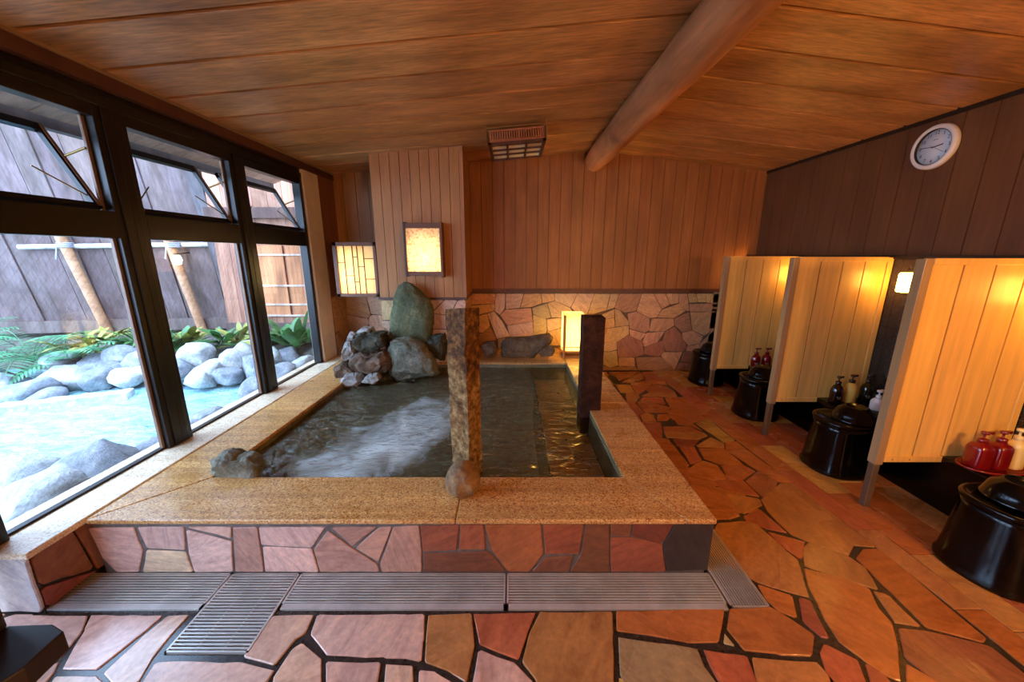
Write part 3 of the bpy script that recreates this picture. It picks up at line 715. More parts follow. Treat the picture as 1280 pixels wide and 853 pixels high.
# ------------------------------------------------------------------ CEILING
RX = 0.99
def zc(x): return 2.668 - 0.082 * (RX - x) if x < RX else 2.668 - 0.111 * (x - RX)
def tone(c, j=0.12):
    k = rnd.uniform(1 - j, 1 + j); return (c[0] * k, c[1] * k * rnd.uniform(.96, 1.04), c[2] * k * rnd.uniform(.94, 1.04))
CE = rgb(204, 142, 84)
m_ = MB()
for side in (0, 1):
    y = -2.75 + (0.0 if side == 0 else 0.25)
    xa, xb = (XL - .12, RX) if side == 0 else (RX, XR + .1)
    while y < YB + .1:
        y2 = y + 0.35
        c = tone(CE); g = .013
        a = [(xa, y + g, zc(xa)), (xb, y + g, zc(xb)), (xb, y2 - g, zc(xb)), (xa, y2 - g, zc(xa))]
        m_.prism(a, (0, 0, .05), 0, c)
        y = y2
for xa, xb in ((XL - .12, RX), (RX, XR + .1)):
    m_.prism([(xa, -2.8, zc(xa) + .045), (xb, -2.8, zc(xb) + .045), (xb, 4.9, zc(xb) + .045), (xa, 4.9, zc(xa) + .045)], (0, 0, .12), 1)
struct(m_.build('ceiling', [M['ceil'], M['blackmatte']], None, .0015), 'wide brown boards of the gently gabled ceiling')
lg = MB(); pts = []; rads = []
for i in range(60):
    y = -2.6 + (4.665 + 2.6) * i / 59
    pts.append((RX - .015 + .012 * sin(y * 1.3) + .01 * noise.noise((y * 2, 0, 0)), y, 2.565 + .01 * noise.noise((y * 2, 4, 0)))); rads.append(.128 + .008 * noise.noise((y * 2.5, 9, 0)) + (.006 if y < 2 else 0))
nb = 22; vs = []
for p, r_ in zip(pts, rads):
    for k in range(nb):
        a = 2 * pi * k / nb; ca, sa = cos(a), sin(a)
        r2 = r_ * (1 + .10 * noise.noise((ca * 1.3, sa * 1.3, p[1] * .45)) + .035 * noise.noise((ca * 4, sa * 4, p[1] * 2.2)))
        r2 = min(r2, r_ * .985 / max(.2, cos((a - .3) % (pi / 3.5) - pi / 7)))
        vs.append((p[0] + r2 * ca, p[1], p[2] + r2 * sa))
lg.mesh(vs, [(i * nb + k, (i + 1) * nb + k, (i + 1) * nb + (k + 1) % nb, i * nb + (k + 1) % nb) for i in range(len(pts) - 1) for k in range(nb)], 0, rgb(206, 134, 84), True)
lg.face(vs[:nb], 0, rgb(206, 134, 84)); lg.face(vs[-nb:][::-1], 0, rgb(206, 134, 84))
tag(lg.build('ceiling_beam', M['logwood']), 'peeled reddish log beam running along the ridge of the ceiling', 'beam')

# ------------------------------------------------------------------ WALLS
WB = rgb(160, 98, 50)
def boards(mb_, p0, p1, z0, ztop, width, nrm, col, mi=0, th=.018):
    """vertical boards from p0 to p1 (xy), outward normal nrm"""
    d = Vector(p1) - Vector(p0); L = d.length; d /= L; n = max(1, round(L / width)); wv = L / n; nv = Vector(nrm)
    for i in range(n):
        a = Vector(p0) + d * (wv * i + .0025); b_ = Vector(p0) + d * (wv * (i + 1) - .0025); mid = (a + b_) / 2
        zt = ztop(mid.x) if callable(ztop) else ztop
        q = [(a.x, a.y), (b_.x, b_.y), (b_.x - nv.x * th, b_.y - nv.y * th), (a.x - nv.x * th, a.y - nv.y * th)]
        mb_.prism([(x, y, z0) for x, y in q], (0, 0, zt - z0), mi, tone(col, .045))
ztop = lambda x: zc(x) + .015
WS = [
 ('r',[(586,367),(620,367),(619,380),(586,381)]),('o',[(586,382),(619,380),(618,389),(586,397)]),('w',[(620,367),(632,367),(631,386),(625,394),(618,389)]),('p',[(632,367),(655,367),(650,385),(632,387)]),
 ('o',[(655,367),(676,367),(678,379),(665,384),(650,385)]),('o',[(676,367),(693,367),(693,376),(686,378),(678,379)]),('p',[(693,367),(722,367),(713,385),(693,376)]),('p',[(722,367),(743,367),(734,393),(722,392),(713,385)]),
 ('g',[(665,385),(684,379),(689,397),(682,399),(666,393)]),('t',[(684,379),(694,376),(713,385),(717,392),(711,397),(689,397)]),('r',[(632,387),(664,385),(666,402),(634,407),(625,394)]),('y',[(666,393),(683,399),(684,414),(681,419),(667,421)]),
 ('t',[(683,399),(701,397),(701,410),(684,415)]),('t',[(684,415),(701,410),(702,432),(684,432)]),('p',[(634,407),(666,402),(667,421),(637,421)]),('w',[(609,392),(618,389),(628,402),(638,421),(621,424)]),
 ('o',[(586,398),(609,392),(613,408),(604,416),(586,417)]),('b',[(604,416),(613,408),(621,424),(622,445),(586,445),(588,420)]),('t',[(637,421),(667,421),(684,418),(684,445),(622,445),(622,424)]),
 ('t',[(743,367),(763,367),(758,388),(742,393),(734,393)]),('t',[(763,367),(774,367),(768,385),(758,388)]),('b',[(774,367),(802,367),(795,389),(780,391),(768,385)]),('o',[(802,367),(817,367),(827,387),(821,397),(812,398),(795,389)]),
 ('o',[(817,367),(832,367),(837,381),(827,387)]),('o',[(832,367),(849,367),(848,379),(837,381)]),('o',[(827,387),(849,379),(857,389),(842,398),(821,397)]),('o',[(849,367),(859,367),(862,389),(857,389),(848,379)]),
 ('y',[(859,367),(870,367),(872,378),(861,379)]),('y',[(870,367),(882,367),(883,378),(872,378)]),('y',[(882,367),(899,367),(899,379),(883,379)]),('o',[(861,380),(899,379),(899,390),(862,390)]),
 ('o',[(862,390),(899,390),(892,412),(880,420),(865,413)]),('b',[(842,398),(861,390),(865,413),(852,416),(843,407)]),('r',[(814,398),(842,398),(843,407),(831,414),(811,415)]),('r',[(784,392),(795,389),(812,398),(812,413),(806,416),(787,411)]),
 ('r',[(786,411),(808,417),(801,426),(788,421)]),('r',[(808,416),(831,414),(822,428),(805,434),(803,426)]),('d',[(831,414),(843,408),(851,418),(860,435),(853,440),(831,439),(828,425)]),('d',[(805,434),(829,425),(831,441),(822,446),(805,443)]),
 ('d',[(771,428),(786,418),(803,426),(805,443),(793,447),(772,447)]),('t',[(742,398),(768,386),(768,397),(742,402)]),('t',[(768,386),(775,388),(786,402),(786,407),(769,409)]),('t',[(742,402),(768,397),(769,409),(742,413)]),
 ('t',[(742,413),(786,407),(786,418),(771,428),(742,430)]),('t',[(742,430),(771,427),(771,437),(760,440),(742,437)]),('g',[(742,437),(760,440),(771,438),(773,457),(762,460),(742,450)]),('o',[(773,447),(793,447),(794,458),(773,458)]),
 ('b',[(742,452),(762,460),(773,458),(794,458),(797,466),(742,466)]),('b',[(794,447),(826,446),(843,464),(797,464)]),('o',[(828,440),(853,440),(843,464),(826,446)]),('r',[(852,416),(865,413),(879,420),(874,430),(860,432),(853,424)]),
 ('r',[(859,432),(874,430),(876,439),(857,439)]),('d',[(854,440),(866,438),(863,454),(850,452)]),('d',[(849,453),(863,454),(862,466),(843,464)]),('b',[(874,430),(892,412),(899,440),(876,439)]),
 ('p',[(717,392),(742,393),(742,460),(700,452),(702,432),(701,398),(711,397)]),
]
wb = MB()
for k, p in WS:
    w = [ony(u, v, 4.68) for u, v in p]; w = [(x, max(0, min(1.04, z))) for x, z in w]
    slab(wb, w, lambda x, z: (x, 4.676, z), (0, -1, 0), .006, 1, pc(k, WPAL), .003, .0025, .006)
for q in voronoi(2.54, 2.9, 0, 1.04, 9, 41): slab(wb, q, lambda x, z: (x, 4.676, z), (0, -1, 0), .006, 1, pc('o', WPAL), .004)
for q in voronoi(-2.12, -1.44, 0.28, 1.02, 12, 42): slab(wb, q, lambda x, z: (x, 4.676, z), (0, -1, 0), .006, 1, pc(rnd.choice(['w', 't', 'p']), WPAL), .004)
wb.box((-2.3, 4.676, -.05), (3.1, 4.78, 2.72), 2)
boards(wb, (-.5, 4.66), (3.0, 4.66), 1.078, ztop, .135, (0, -1), WB)
boards(wb, (-2.15, 4.66), (-1.40, 4.66), 1.03, ztop, .16, (0, -1), rgb(172, 116, 62))
wb.box((-.51, 4.645, 1.038), (3.0, 4.676, 1.078), 3, rgb(110, 62, 44))
struct(wb.build('wall_back', [M['wallwood'], M['wallstone'], M['wallgrout'], M['trimwood']]), 'back wall of upright brown boards over a flagstone wainscot')
# boxed column, boards over stone
cb = MB(); X0, X1, Y0 = -1.43, -.50, 4.0
cb.box((X0 + .02, Y0 + .02, .312), (X1 - .02, 4.66, 2.6), 2)
boards(cb, (X0, Y0), (X1 - .03, Y0), 1.045, ztop, .105, (0, -1), rgb(182, 120, 66))
boards(cb, (X1, Y0 + .0), (X1, 4.66), 1.045, lambda x: zc(-.5) + .01, .11, (1, 0), rgb(166, 110, 68))
boards(cb, (X0, 4.66), (X0, Y0), 1.045, lambda x: zc(-1.4) + .01, .11, (-1, 0), rgb(160, 110, 68))
cb.box((X1 - .03, Y0 - .008, 1.045), (X1 + .008, Y0 + .03, zc(X1) + .01), 0, rgb(178, 116, 72))
cb.box((X0 - .012, Y0 - .014, 1.02), (X1 + .012, Y0 + .05, 1.045), 3, rgb(92, 56, 40)); cb.box((X1 - .02, Y0, 1.02), (X1 + .012, 4.66, 1.045), 3, rgb(92, 56, 40))
for q in voronoi(X0, X1, .312, 1.02, 20, 44): slab(cb, q, lambda x, z: (x, Y0 + .012, z), (0, -1, 0), .008, 1, pc(rnd.choice(['w', 'p', 't', 'p']), WPAL), .004)
for q in voronoi(Y0, 4.66, .312, 1.02, 13, 45): slab(cb, q, lambda y, z: (X1 - .012, y, z), (1, 0, 0), .008, 1, pc(rnd.choice(['t', 'o'])), .005)
for q in voronoi(Y0, 4.66, .312, 1.02, 10, 46): slab(cb, q, lambda y, z: (X0 + .012, y, z), (-1, 0, 0), .008, 1, pc(), .005)
struct(cb.build('wall_column', [M['wallwood'], M['wallstone'], M['wallgrout'], M['trimwood']]), 'boxed column of pale brown boards over stone at the back of the bath')
# right wall: boards above a black granite splash wall
wr = MB()
wr.box((3.018, -2.7, 0), (3.12, 4.8, 2.6), 2)
boards(wr, (3.0, 4.66), (3.0, -2.6), 1.49, lambda x: zc(3.0) + .01, .175, (-1, 0), rgb(106, 64, 34))
wr.box((2.985, -2.6, 2.42), (3.0, 4.66, 2.455), 3)
struct(wr.build('wall_right', [M['wallwood'], M['blackgranite'], M['blackmatte'], M['darkwood']]), 'dark brown board wall above the washing places')
wg = MB()
y = -2.6
while y < 4.65:
    for z0, z1 in ((0.0, .44), (.443, .95), (.953, 1.462)): wg.box((2.9, y + .0015, z0), (3.0, min(y + .6, 4.66) - .0015, z1))
    y += .6
wg.box((2.885, -2.6, 1.465), (3.0, 4.66, 1.495), 1)
struct(wg.build('trim_1', [M['blackgranite'], M['blackmatte']]), 'black granite splash wall with a narrow black ledge behind the partitions')
# front wall behind the camera
wf = MB(); wf.box((-2.4, YF - .1, 0), (3.1, YF - .02, 2.75), 1); boards(wf, (3.0, YF), (-2.15, YF), 0, ztop, .2, (0, 1), WB)
struct(wf.build('wall_front', [M['wallwood'], M['blackmatte']]))
# window wall: low stone wall, header, end panel
wl = MB()
wl.box((-2.30, 1.285, -.07), (-2.02, 4.7, .28), 2)
for q in voronoi(1.285, 4.66, 0, .278, 18, 47): slab(wl, q, lambda y, z: (-2.02, y, z), (1, 0, 0), .012, 1, pc(rnd.choice(['d', 'b', 'd'])), .006)
slab(wl, [(-2.28, 0.0), (-2.01, 0.0), (-2.01, .278), (-2.28, .278)], lambda x, z: (x, 1.285, z), (0, -1, 0), .012, 1, rgb(196, 190, 190), .004)
wl.box((-2.28, -2.6, 2.335), (-2.10, 4.66, 2.56), 0, rgb(82, 44, 32))
wl.box((-2.26, 4.31, .28), (-2.11, 4.66, 2.34), 0, rgb(134, 78, 52))
for q in voronoi(4.31, 4.66, .28, 1.02, 6, 48): slab(wl, q, lambda y, z: (-2.11, y, z), (1, 0, 0), .012, 1, pc('t'), .005)
wl.box((-2.24, 4.015, .312), (-2.115, 4.305, 2.335), 3)
wl.box((-2.28, -2.6, 0), (-2.12, -1.15, 2.34), 0, rgb(134, 88, 58))
struct(wl.build('wall_left', [M['wallwood'], M['wallstone'], M['grout'], plain('pale_jamb_board', rgb(232, 206, 176), 0.5, var=.05)]), 'window wall with a low flagstone base and reddish header board')
s_ = MB(); s_.box((-2.30, 1.262, .281), (-1.98, 4.31, .311))
struct(s_.build('trim_2', M['sill'], None, .004), 'pale granite sill under the windows')
s_ = MB(); s_.box((-2.10, -2.6, 2.40), (-2.085, 4.66, 2.425), 0, rgb(150, 120, 90))
struct(s_.build('trim_3', M['trimwood']), 'thin worn strip between window header and ceiling')

# ------------------------------------------------------------------ WINDOWS
WXI, WXO = -2.145, -2.212
def window(n, y0, y1, ya, yb, label, ang):
    """frame fills ya..yb, opening y0..y1"""
    w_ = bpy.data.objects.new(f'window_{n}', None); C.objects.link(w_); w_.location = (-2.2, (y0 + y1) / 2, .31); struct(w_, label)
    yc = (y0 + y1) / 2; zb = .31
    f_ = MB(); P = lambda x, y, z: (x + 2.2, y - yc, z - zb)
    def bx(x0, x1, a, b, z0, z1, mi=0): f_.box(P(x0, a, z0), P(x1, b, z1), mi)
    bx(WXO, WXI, ya, y0, .31, 2.335); bx(WXO, WXI, y1, yb, .31, 2.335)
    bx(WXO, WXI - .0, y0, y1, 1.585, 1.725); bx(WXO, WXI, y0, y1, 2.19, 2.335)
    bx(WXO, WXI - .03, y0, y1, .311, .322)
    bx(WXO + .02, WXI + .012, ya, yb, 2.25, 2.30)
    for a, b in ((y0, y0 + .018), (y1 - .018, y1)):
        bx(WXI - .048, WXI - .028, a, b, .322, 1.585, 1); bx(WXI - .062, WXI - .045, a, b, 1.725, 2.19, 1)
    bx(WXO + .0, WXI + .012, ya + .06, yb - .06, .312, 2.19) if n == 9 else None
    bx(WXO, WXI + .010, ya, ya + .05, .312, 2.25); bx(WXO, WXI + .010, yb - .05, yb, .312, 2.25)
    f_.build('frame', [M['frame'], M['framelight']], w_, .003)
    g = MB(); g.box(P(-2.196, y0 - .002, .318), P(-2.190, y1 + .002, 1.588)); g.build('pane', M['wireglass'], w_)
    # hopper sash: hinged at its foot, leaning outwards
    h = .46; sash = MB(); a_, b_ = -(y1 - y0) / 2 + .022, (y1 - y0) / 2 - .022
    T = Matrix.Translation(Vector(P(-2.19, yc, 1.735))) @ Matrix.Rotation(-ang, 4, 'Y')
    for p, q, mi in (((-.014, a_, 0), (.014, a_ + .03, h), 0), ((-.014, b_ - .03, 0), (.014, b_, h), 0), ((-.014, a_, 0), (.014, b_, .028), 0), ((-.014, a_, h - .042), (.014, b_, h), 0),
                     ((.014, a_ + .004, .01), (.02, a_ + .02, h - .01), 1), ((.014, b_ - .02, .01), (.02, b_ - .004, h - .01), 1)):
        sash.box(p, q, mi, (1, 1, 1), T)
    so = sash.build('sash', [M['frame'], M['framelight']], w_, .002)
    gp = MB(); gp.box((-.003, a_ + .02, .02), (.003, b_ - .02, h - .02), 0, (1, 1, 1), T); gp.build('pane', M['glass'], so)
    st = MB()
    for yy in (a_ + .01, b_ - .01):
        p1 = T @ Vector((0, yy, h * .62)); st.tube([(0, yy + (.012 if yy > 0 else -.012), 1.735 - zb + .30), tuple(p1)], .006, 8); st.tube([(-.01, yy, 1.735 - zb + .05), tuple((Vector(p1) + Vector((0, 0, 1.735 - zb + .1))) / 2 + Vector((-.02, 0, .0)))], .004, 6)
    st.build('stay', M['brass'], so)
    return w_
window(1, 1.34, 2.10, 1.17, 2.185, 'dark framed window nearest the low wall end with its top sash tilted out', R(28))
window(2, 2.27, 3.03, 2.185, 3.115, 'middle dark framed window with its top sash tilted out', R(28))
window(3, 3.20, 3.995, 3.115, 4.015, 'dark framed window nearest the back wall with its top sash tilted out', R(28))
d_ = bpy.data.objects.new('door_1', None); C.objects.link(d_); struct(d_, 'glazed garden door beside the low wall'); d_.location = (-2.2, 0, 0)
f_ = MB()
for a, b in ((-1.15, -1.05), (-.02, .06), (1.08, 1.17)): f_.box((-.05, a, 0), (.05, b, 2.335))
f_.box((-.05, -1.15, 2.1), (.05, 1.17, 2.335)); f_.box((-.05, -1.15, 0), (.05, 1.17, .05))
f_.build('frame', M['frame'], d_); g = MB(); g.box((-.004, -1.05, .05), (.004, 1.08, 2.1)); g.build('pane', M['glass'], d_)

# ------------------------------------------------------------------ LAMPS
def lattice_lamp():
    t_ = thing('lattice_lamp', 'lit paper wall lamp with a dark geometric lattice at the window end of the bath', 'lamp', (-1.665, 4.0, 1.05))
    w, h, d = .455, .575, .16; f_ = MB(); c = rgb(120, 76, 52); x0, x1 = -w / 2, w / 2
    for a, b in (((x0, 0), (x0 + .04, h)), ((x1 - .03, 0), (x1, h)), ((x0, 0), (x1, .035)), ((x0, h - .04), (x1, h))): f_.box((a[0], 0, a[1]), (b[0], d, b[1]), 0, c)
    f_.build('frame', M['lampwood'], t_, .002)
    p = MB(); p.box((x0 + .035, .02, .03), (x1 - .025, .03, h - .035)); p.build('paper', M['glow_lattice'], t_)
    p = MB(); p.box((x0 + .03, d - .01, .02), (x1 - .03, d, h - .02)); p.build('back_board', M['darkwood'], t_)
    l_ = MB(); u = lambda k: x0 + .04 + k * (w - .07); zz = lambda k: .035 + k * (h - .075)
    def V(k, a=0, b=1): l_.box((u(k) - .004, .008, zz(a)), (u(k) + .004, .02, zz(b)), 0, rgb(96, 64, 40))
    def Hh(z_, a, b): l_.box((u(a), .008, zz(z_) - .004), (u(b), .02, zz(z_) + .004), 0, rgb(96, 64, 40))
    for k in (.19, .42, .55, .72): V(k)
    Hh(.66, 0, .19); Hh(.38, .19, .42); Hh(.77, .42, .55); Hh(.25, .42, .55); Hh(.57, .55, .72); Hh(.74, .72, 1); Hh(.31, .72, 1)
    l_.build('lattice', M['lampwood'], t_)
lattice_lamp()
t_ = thing('washi_lamp', 'lit washi paper box lamp on the wooden column above the green rock', 'lamp', (-.90, 3.985, 1.285))
w, h, d = .365, .52, .13; c = rgb(116, 72, 46); f_ = MB()
f_.box((-w / 2, -d, h - .05), (w / 2, 0, h), 0, c); f_.box((-w / 2, -d, 0), (w / 2, 0, .04), 0, c); f_.box((-w / 2 - .012, -d - .006, -.01), (-w / 2 + .01, 0, h + .01), 0, rgb(80, 48, 34)); f_.box((w / 2 - .012, -d - .006, -.02), (w / 2 + .012, 0, h + .01), 0, c)
f_.box((-w / 2, -.012, 0), (w / 2, 0, h), 0, c)
f_.build('frame', M['lampwood'], t_, .002)
p = MB(); p.box((-w / 2 + .008, -d + .012, .038), (w / 2 - .01, -d + .02, h - .048)); p.build('paper', M['glow_washi'], t_)
t_ = thing('floor_lantern', 'glowing paper lantern with peeled wood stakes on the back corner of the bath rim', 'lamp', (.715, 4.20, .311))
p = MB()
for a, b in (((-.115, .02), (.125, .024)), ((-.115, .196), (.125, .20)), ((-.115, .02), (-.111, .20)), ((.121, .02), (.125, .20))): p.box((a[0], a[1], .06), (b[0], b[1], .52))
p.build('paper', M['glow_floor'], t_)
f_ = MB(); f_.box((-.12, .0, .055), (.13, .21, .075), 0, rgb(190, 130, 70)); f_.box((-.12, .0, .0), (.13, .21, .014), 0, rgb(190, 130, 70))
f_.build('base', M['lampwood'], t_)
for x, r_ in ((-.105, .017), (.118, .012)):
    q = MB(); q.tube([(x, 0, 0), (x + .003, 0, .25), (x, .0, .50)], [r_, r_ * 1.05, r_], 10, 0, rgb(186, 124, 70)); q.build('stake', M['lampwood'], t_)
q = MB(); q.tube([(-.17, .0, .12), (.13, .0, .125)], .006, 8, 0, rgb(180, 140, 90)); q.build('crossbar', M['lampwood'], t_)
# unlit ceiling lantern
cl = thing('ceiling_lantern', 'unlit wooden lantern with nine paper panes hanging from the ceiling', 'lamp', (.045, 3.47, 2.43))
cl.rotation_euler = (0, -math.atan(.082), 0)
w, d, h = .50, .56, .115; f_ = MB(); c = rgb(86, 46, 34)
for a, b in (((-w / 2, 0), (w / 2, .06)), ((-w / 2, d - .035), (w / 2, d)), ((-w / 2, 0), (-w / 2 + .03, d)), ((w / 2 - .03, 0), (w / 2, d))): f_.box((a[0], a[1], 0), (b[0], b[1], .022), 0, c)
for i in (1, 2):
    x = -w / 2 + w * i / 3; f_.box((x - .009, .03, 0), (x + .009, d - .02, .02), 0, c)
    yy = .05 + (d - .085) * i / 3; f_.box((-w / 2 + .02, yy - .012, 0), (w / 2 - .02, yy + .012, .02), 0, c)
f_.build('grid', M['lampwood'], cl, .001)
p = MB(); p.box((-w / 2 + .02, .04, .013), (w / 2 - .02, d - .02, .018)); p.build('paper', M['pane_off'], cl)
sl = MB(); c2 = rgb(176, 104, 66)
for y_, e in ((0, 1), (d - .012, 1)):
    sl.box((-w / 2, y_, .022), (w / 2, y_ + .012, .034), 0, c2); sl.box((-w / 2, y_, h - .014), (w / 2, y_ + .012, h), 0, c2)
    for i in range(25):
        x = -w / 2 + (w - .008) * i / 24; sl.box((x, y_, .03), (x + .009, y_ + .012, h - .01), 0, c2)
for x in (-w / 2, w / 2 - .012):
    sl.box((x, 0, .022), (x + .012, d, .034), 0, c2); sl.box((x, 0, h - .014), (x + .012, d, h), 0, c2)
    for i in range(25):
        yy = (d - .008) * i / 24; sl.box((x, yy, .03), (x + .012, yy + .009, h - .01), 0, c2)
sl.build('slat_sides', M['lampwood'], cl)
for x in (-w / 2 - .008, w / 2 + .002):
    q = MB(); q.box((x, -.004, .0), (x + .006, .01, .165)); q.build('bracket', M['brass'], cl)
# booth lights on the granite splash wall
def booth_light():
    t_ = thing('booth_light', '', 'wall light', (2.9, 2.70, 1.30))
    b_ = MB(); b_.box((-.012, -.045, -.09), (0, .045, .09)); b_.build('back_plate', M['blackmatte'], t_, .002)
    g = MB(); g.box((-.085, -.03, -.07), (-.012, .03, .07)); g.build('diffuser', M['glow_booth'], t_, .012)
    return t_
bl = booth_light(); bl['label'] = 'small glowing wall light seen in the gap between the nearest and middle partitions'
dup(bl, (2.9, 1.79, 1.30), label='small glowing wall light hidden behind the end of the nearest partition bay')
dup(bl, (2.9, 3.61, 1.30), label='small glowing wall light behind the middle partition')
dup(bl, (2.9, 4.50, 1.30), label='small glowing wall light behind the partition furthest away')
dup(bl, (2.9, .88, 1.30), label='small glowing wall light of the washing place nearest the entrance')

# ------------------------------------------------------------------ WASHING PLACES
PW = rgb(230, 178, 92)
def partition():
    t_ = thing('partition', '', 'partition', (2.14, 1.95, 0))
    W, Z0, Z1, T = .755, .31, 1.476, .05
    p = MB()
    for i in range(4):
        a = .045 + (W - .085) * i / 4; b_ = .045 + (W - .085) * (i + 1) / 4
        p.box((a + .0045, .006, Z0 + .03), (b_ - .0045, T - .006, Z1 - .03), 0, tone(PW, .05))
    p.box((.04, .012, Z0 + .02), (W - .02, T - .012, Z1 - .02), 0, rgb(140, 84, 40))
    p.build('panel', M['partwood'], t_)
    e = MB(); e.box((0, 0, Z0 - .02), (.045, T, Z1), 0, rgb(160, 126, 86)); e.build('end_post', M['partwood'], t_, .002)  # greyer tone paints in the shade on the end face
    e = MB(); e.box((W - .04, .0, Z0), (W, T, Z1), 0, tone(PW, .03)); e.build('wall_stile', M['partwood'], t_, .002)
    e = MB(); e.box((.045, -.004, Z1 - .03), (W - .04, T + .004, Z1 + .004), 0, PW); e.build('top_rail', M['partwood'], t_, .002)
    e = MB(); e.box((.045, -.004, Z0), (W - .04, T + .004, Z0 + .034), 0, PW)
    for x in (.09, .19, .62): e.lathe([(.004, 0), (.004, .003), (0, .004)], 10, 1, (1, 1, 1), Matrix.Translation((x, -.004, Z0 + .017)) @ Matrix.Rotation(pi / 2, 4, 'X'))
    e.build('bottom_rail', [M['partwood'], M['legmetal']], t_, .0015)
    e = MB(); e.box((.004, .006, 0), (.04, .044, Z0 - .02)); e.build('leg', M['legmetal'], t_, .003)
    return t_
pa = partition(); pa['label'] = 'nearest pale wood partition, with red and cream bottles standing at its foot'
dup(pa, (2.14, 2.86, 0), label='middle pale wood partition, behind the black, yellow and green bottles')
dup(pa, (2.14, 3.77, 0), label='pale wood partition furthest away, next to the flagstone back wall')
kc = MB(); kc.box((2.56, .4, 0), (2.895, 4.66, .31)); kc.box((2.52, .4, .31), (2.898, 4.66, .345))
tag(kc.build('wash_counter', M['black'], None, .006), 'long low black counter running along the washing places', 'counter')
def stool():
    t_ = thing('bath_stool', '', 'stool', (2.33, 2.40, 0))
    b_ = MB(); b_.lathe([(.150, 0), (.183, .002), (.186, .02), (.176, .045), (.168, .12), (.158, .24), (.152, .32), (.150, .355)], 48, 0, sq=.82); b_.build('body', M['black'], t_)
    s_ = MB(); s_.lathe([(.150, .352), (.160, .358), (.163, .368), (.158, .380), (.146, .381), (.128, .370), (.06, .364), (0, .364)], 48, 0, sq=.82); s_.build('seat', M['black'], t_)
    return t_
def bowl():
    b_ = MB(); b_.lathe([(.122, 0), (.124, .008), (.118, .014), (.112, .04), (.098, .072), (.070, .092), (.066, .098), (.056, .098), (.05, .092), (0, .09)], 40)
    return b_.build('wash_bowl', M['black'])
st = stool(); st['label'] = 'black bath stool between the nearest and middle partitions'
dup(st, (2.33, 1.49, 0), .1, 'black bath stool nearest the camera, below the red bottles on a tray')
dup(st, (2.33, 3.30, 0), -.1, 'black bath stool between the middle and furthest partitions')
dup(st, (2.33, 4.22, 0), .2, 'black bath stool furthest away, against the flagstone back wall')
bo = bowl(); bo.location = (2.375, 2.37, .381); tag(bo, 'black wash bowl upside down on the stool between the nearest and middle partitions', 'bowl')
for loc, lb in (((2.36, 1.50, .381), 'black wash bowl upside down on the stool nearest the camera'), ((2.36, 3.30, .381), 'black wash bowl upside down on the stool between the middle and furthest partitions'), ((2.37, 4.24, .381), 'black wash bowl upside down on the stool by the flagstone back wall')):
    q = dup(bo, loc, label=lb)
def bottle(loc, m_body, m_pump, label, r=.042, h=.165, sq=1.0, name='pump_bottle', mark='mark', rz=0, markz=.35):
    t_ = thing(name, label, 'bottle', loc, rz)
    pr_ = [(r * .9, 0), (r, .006), (r, h * .62), (r * .93, h * .74), (r * .74, h * .86), (r * .42, h * .95), (r * .40, h)] if sq == 1 else [(r * .9, 0), (r * .97, .006), (r, h * .2), (r, h * .74), (r * .95, h * .82), (r * .78, h * .9), (r * .45, h * .94), (r * .42, h)]
    b_ = MB(); b_.lathe(pr_, 28, 0, sq=sq); b_.build('body', M[m_body], t_)
    c_ = MB(); c_.lathe([(r * .46, h - .004), (r * .46, h + .018), (r * .3, h + .021), (.005, h + .022), (.005, h + .045), (.016, h + .046), (.017, h + .058), (.010, h + .062), (0, h + .062)], 20)
    c_.box((-.006, -.007, h + .048), (.042, .007, h + .06)); c_.box((.034, -.005, h + .042), (.042, .005, h + .05)); c_.build('pump', M[m_pump], t_)
    if mark:
        k_ = MB()
        for i, (wd, zz) in enumerate(((.7, 0), (.45, -.012))):
            n = 6; a0 = -pi * .65
            for j in range(n):
                if (j + i) % 3 == 2: continue
                a = a0 + wd * (j - n / 2) / n * 1.2; a2 = a + wd / n * .9
                rr = r * 1.012
                z_ = h * markz + zz; q = [(rr * cos(a), rr * sin(a), z_), (rr * cos(a2), rr * sin(a2), z_), (rr * cos(a2), rr * sin(a2), z_ + .006), (rr * cos(a), rr * sin(a), z_ + .006)]
                k_.face(q)
        k_.build('print', M[mark], t_)
    return t_
Zc = .346
bottle((2.575, 2.755, Zc), 'brownb', 'brownb', 'dark brown pump bottle against the middle partition, first from the aisle', rz=.3, h=.16)
bottle((2.70, 2.775, Zc), 'yellowb', 'brownb', 'yellow pump bottle with dark pump against the middle partition', rz=.2, mark=None, h=.165)
bottle((2.83, 2.775, Zc), 'greenb', 'greenb', 'dark green pump bottle against the middle partition', rz=.1, h=.165)
bottle((2.775, 2.62, Zc), 'white', 'white', 'short white pump bottle before the dark green one', r=.04, h=.095, rz=.4, mark=None)
tr = MB(); tr.lathe([(.14, 0), (.162, .006), (.168, .018), (.163, .018), (.152, .008), (0, .008)], 40, 0, (1, 1, 1), Matrix.Scale(.55, 4, (0, 1, 0)), .85)
o_ = tr.build('bottle_tray', M['redtray'], None, 0, loc=(2.66, 1.83, Zc)); tag(o_, 'red lacquer tray under the red and cream bottles', 'tray')
bottle((2.565, 1.83, Zc + .009), 'red', 'red', 'squarish red pump bottle on the red tray, first from the aisle', r=.045, h=.15, sq=.6, rz=.0)
bottle((2.66, 1.825, Zc + .009), 'red', 'red', 'squarish red pump bottle on the red tray beside the cream bottle', r=.045, h=.155, sq=.6, rz=.1, mark=None)
bottle((2.755, 1.83, Zc + .009), 'cream', 'cream', 'cream pump bottle on the red tray', r=.042, h=.165, sq=.7, rz=.1, mark='tan', markz=.5)
bottle((2.535, 3.69, Zc), 'red', 'red', 'red pump bottle against the furthest partition, first from the aisle', rz=.2, h=.15)
bottle((2.645, 3.69, Zc), 'red', 'red', 'red pump bottle against the furthest partition, half hidden by the middle partition', rz=.2, h=.15)
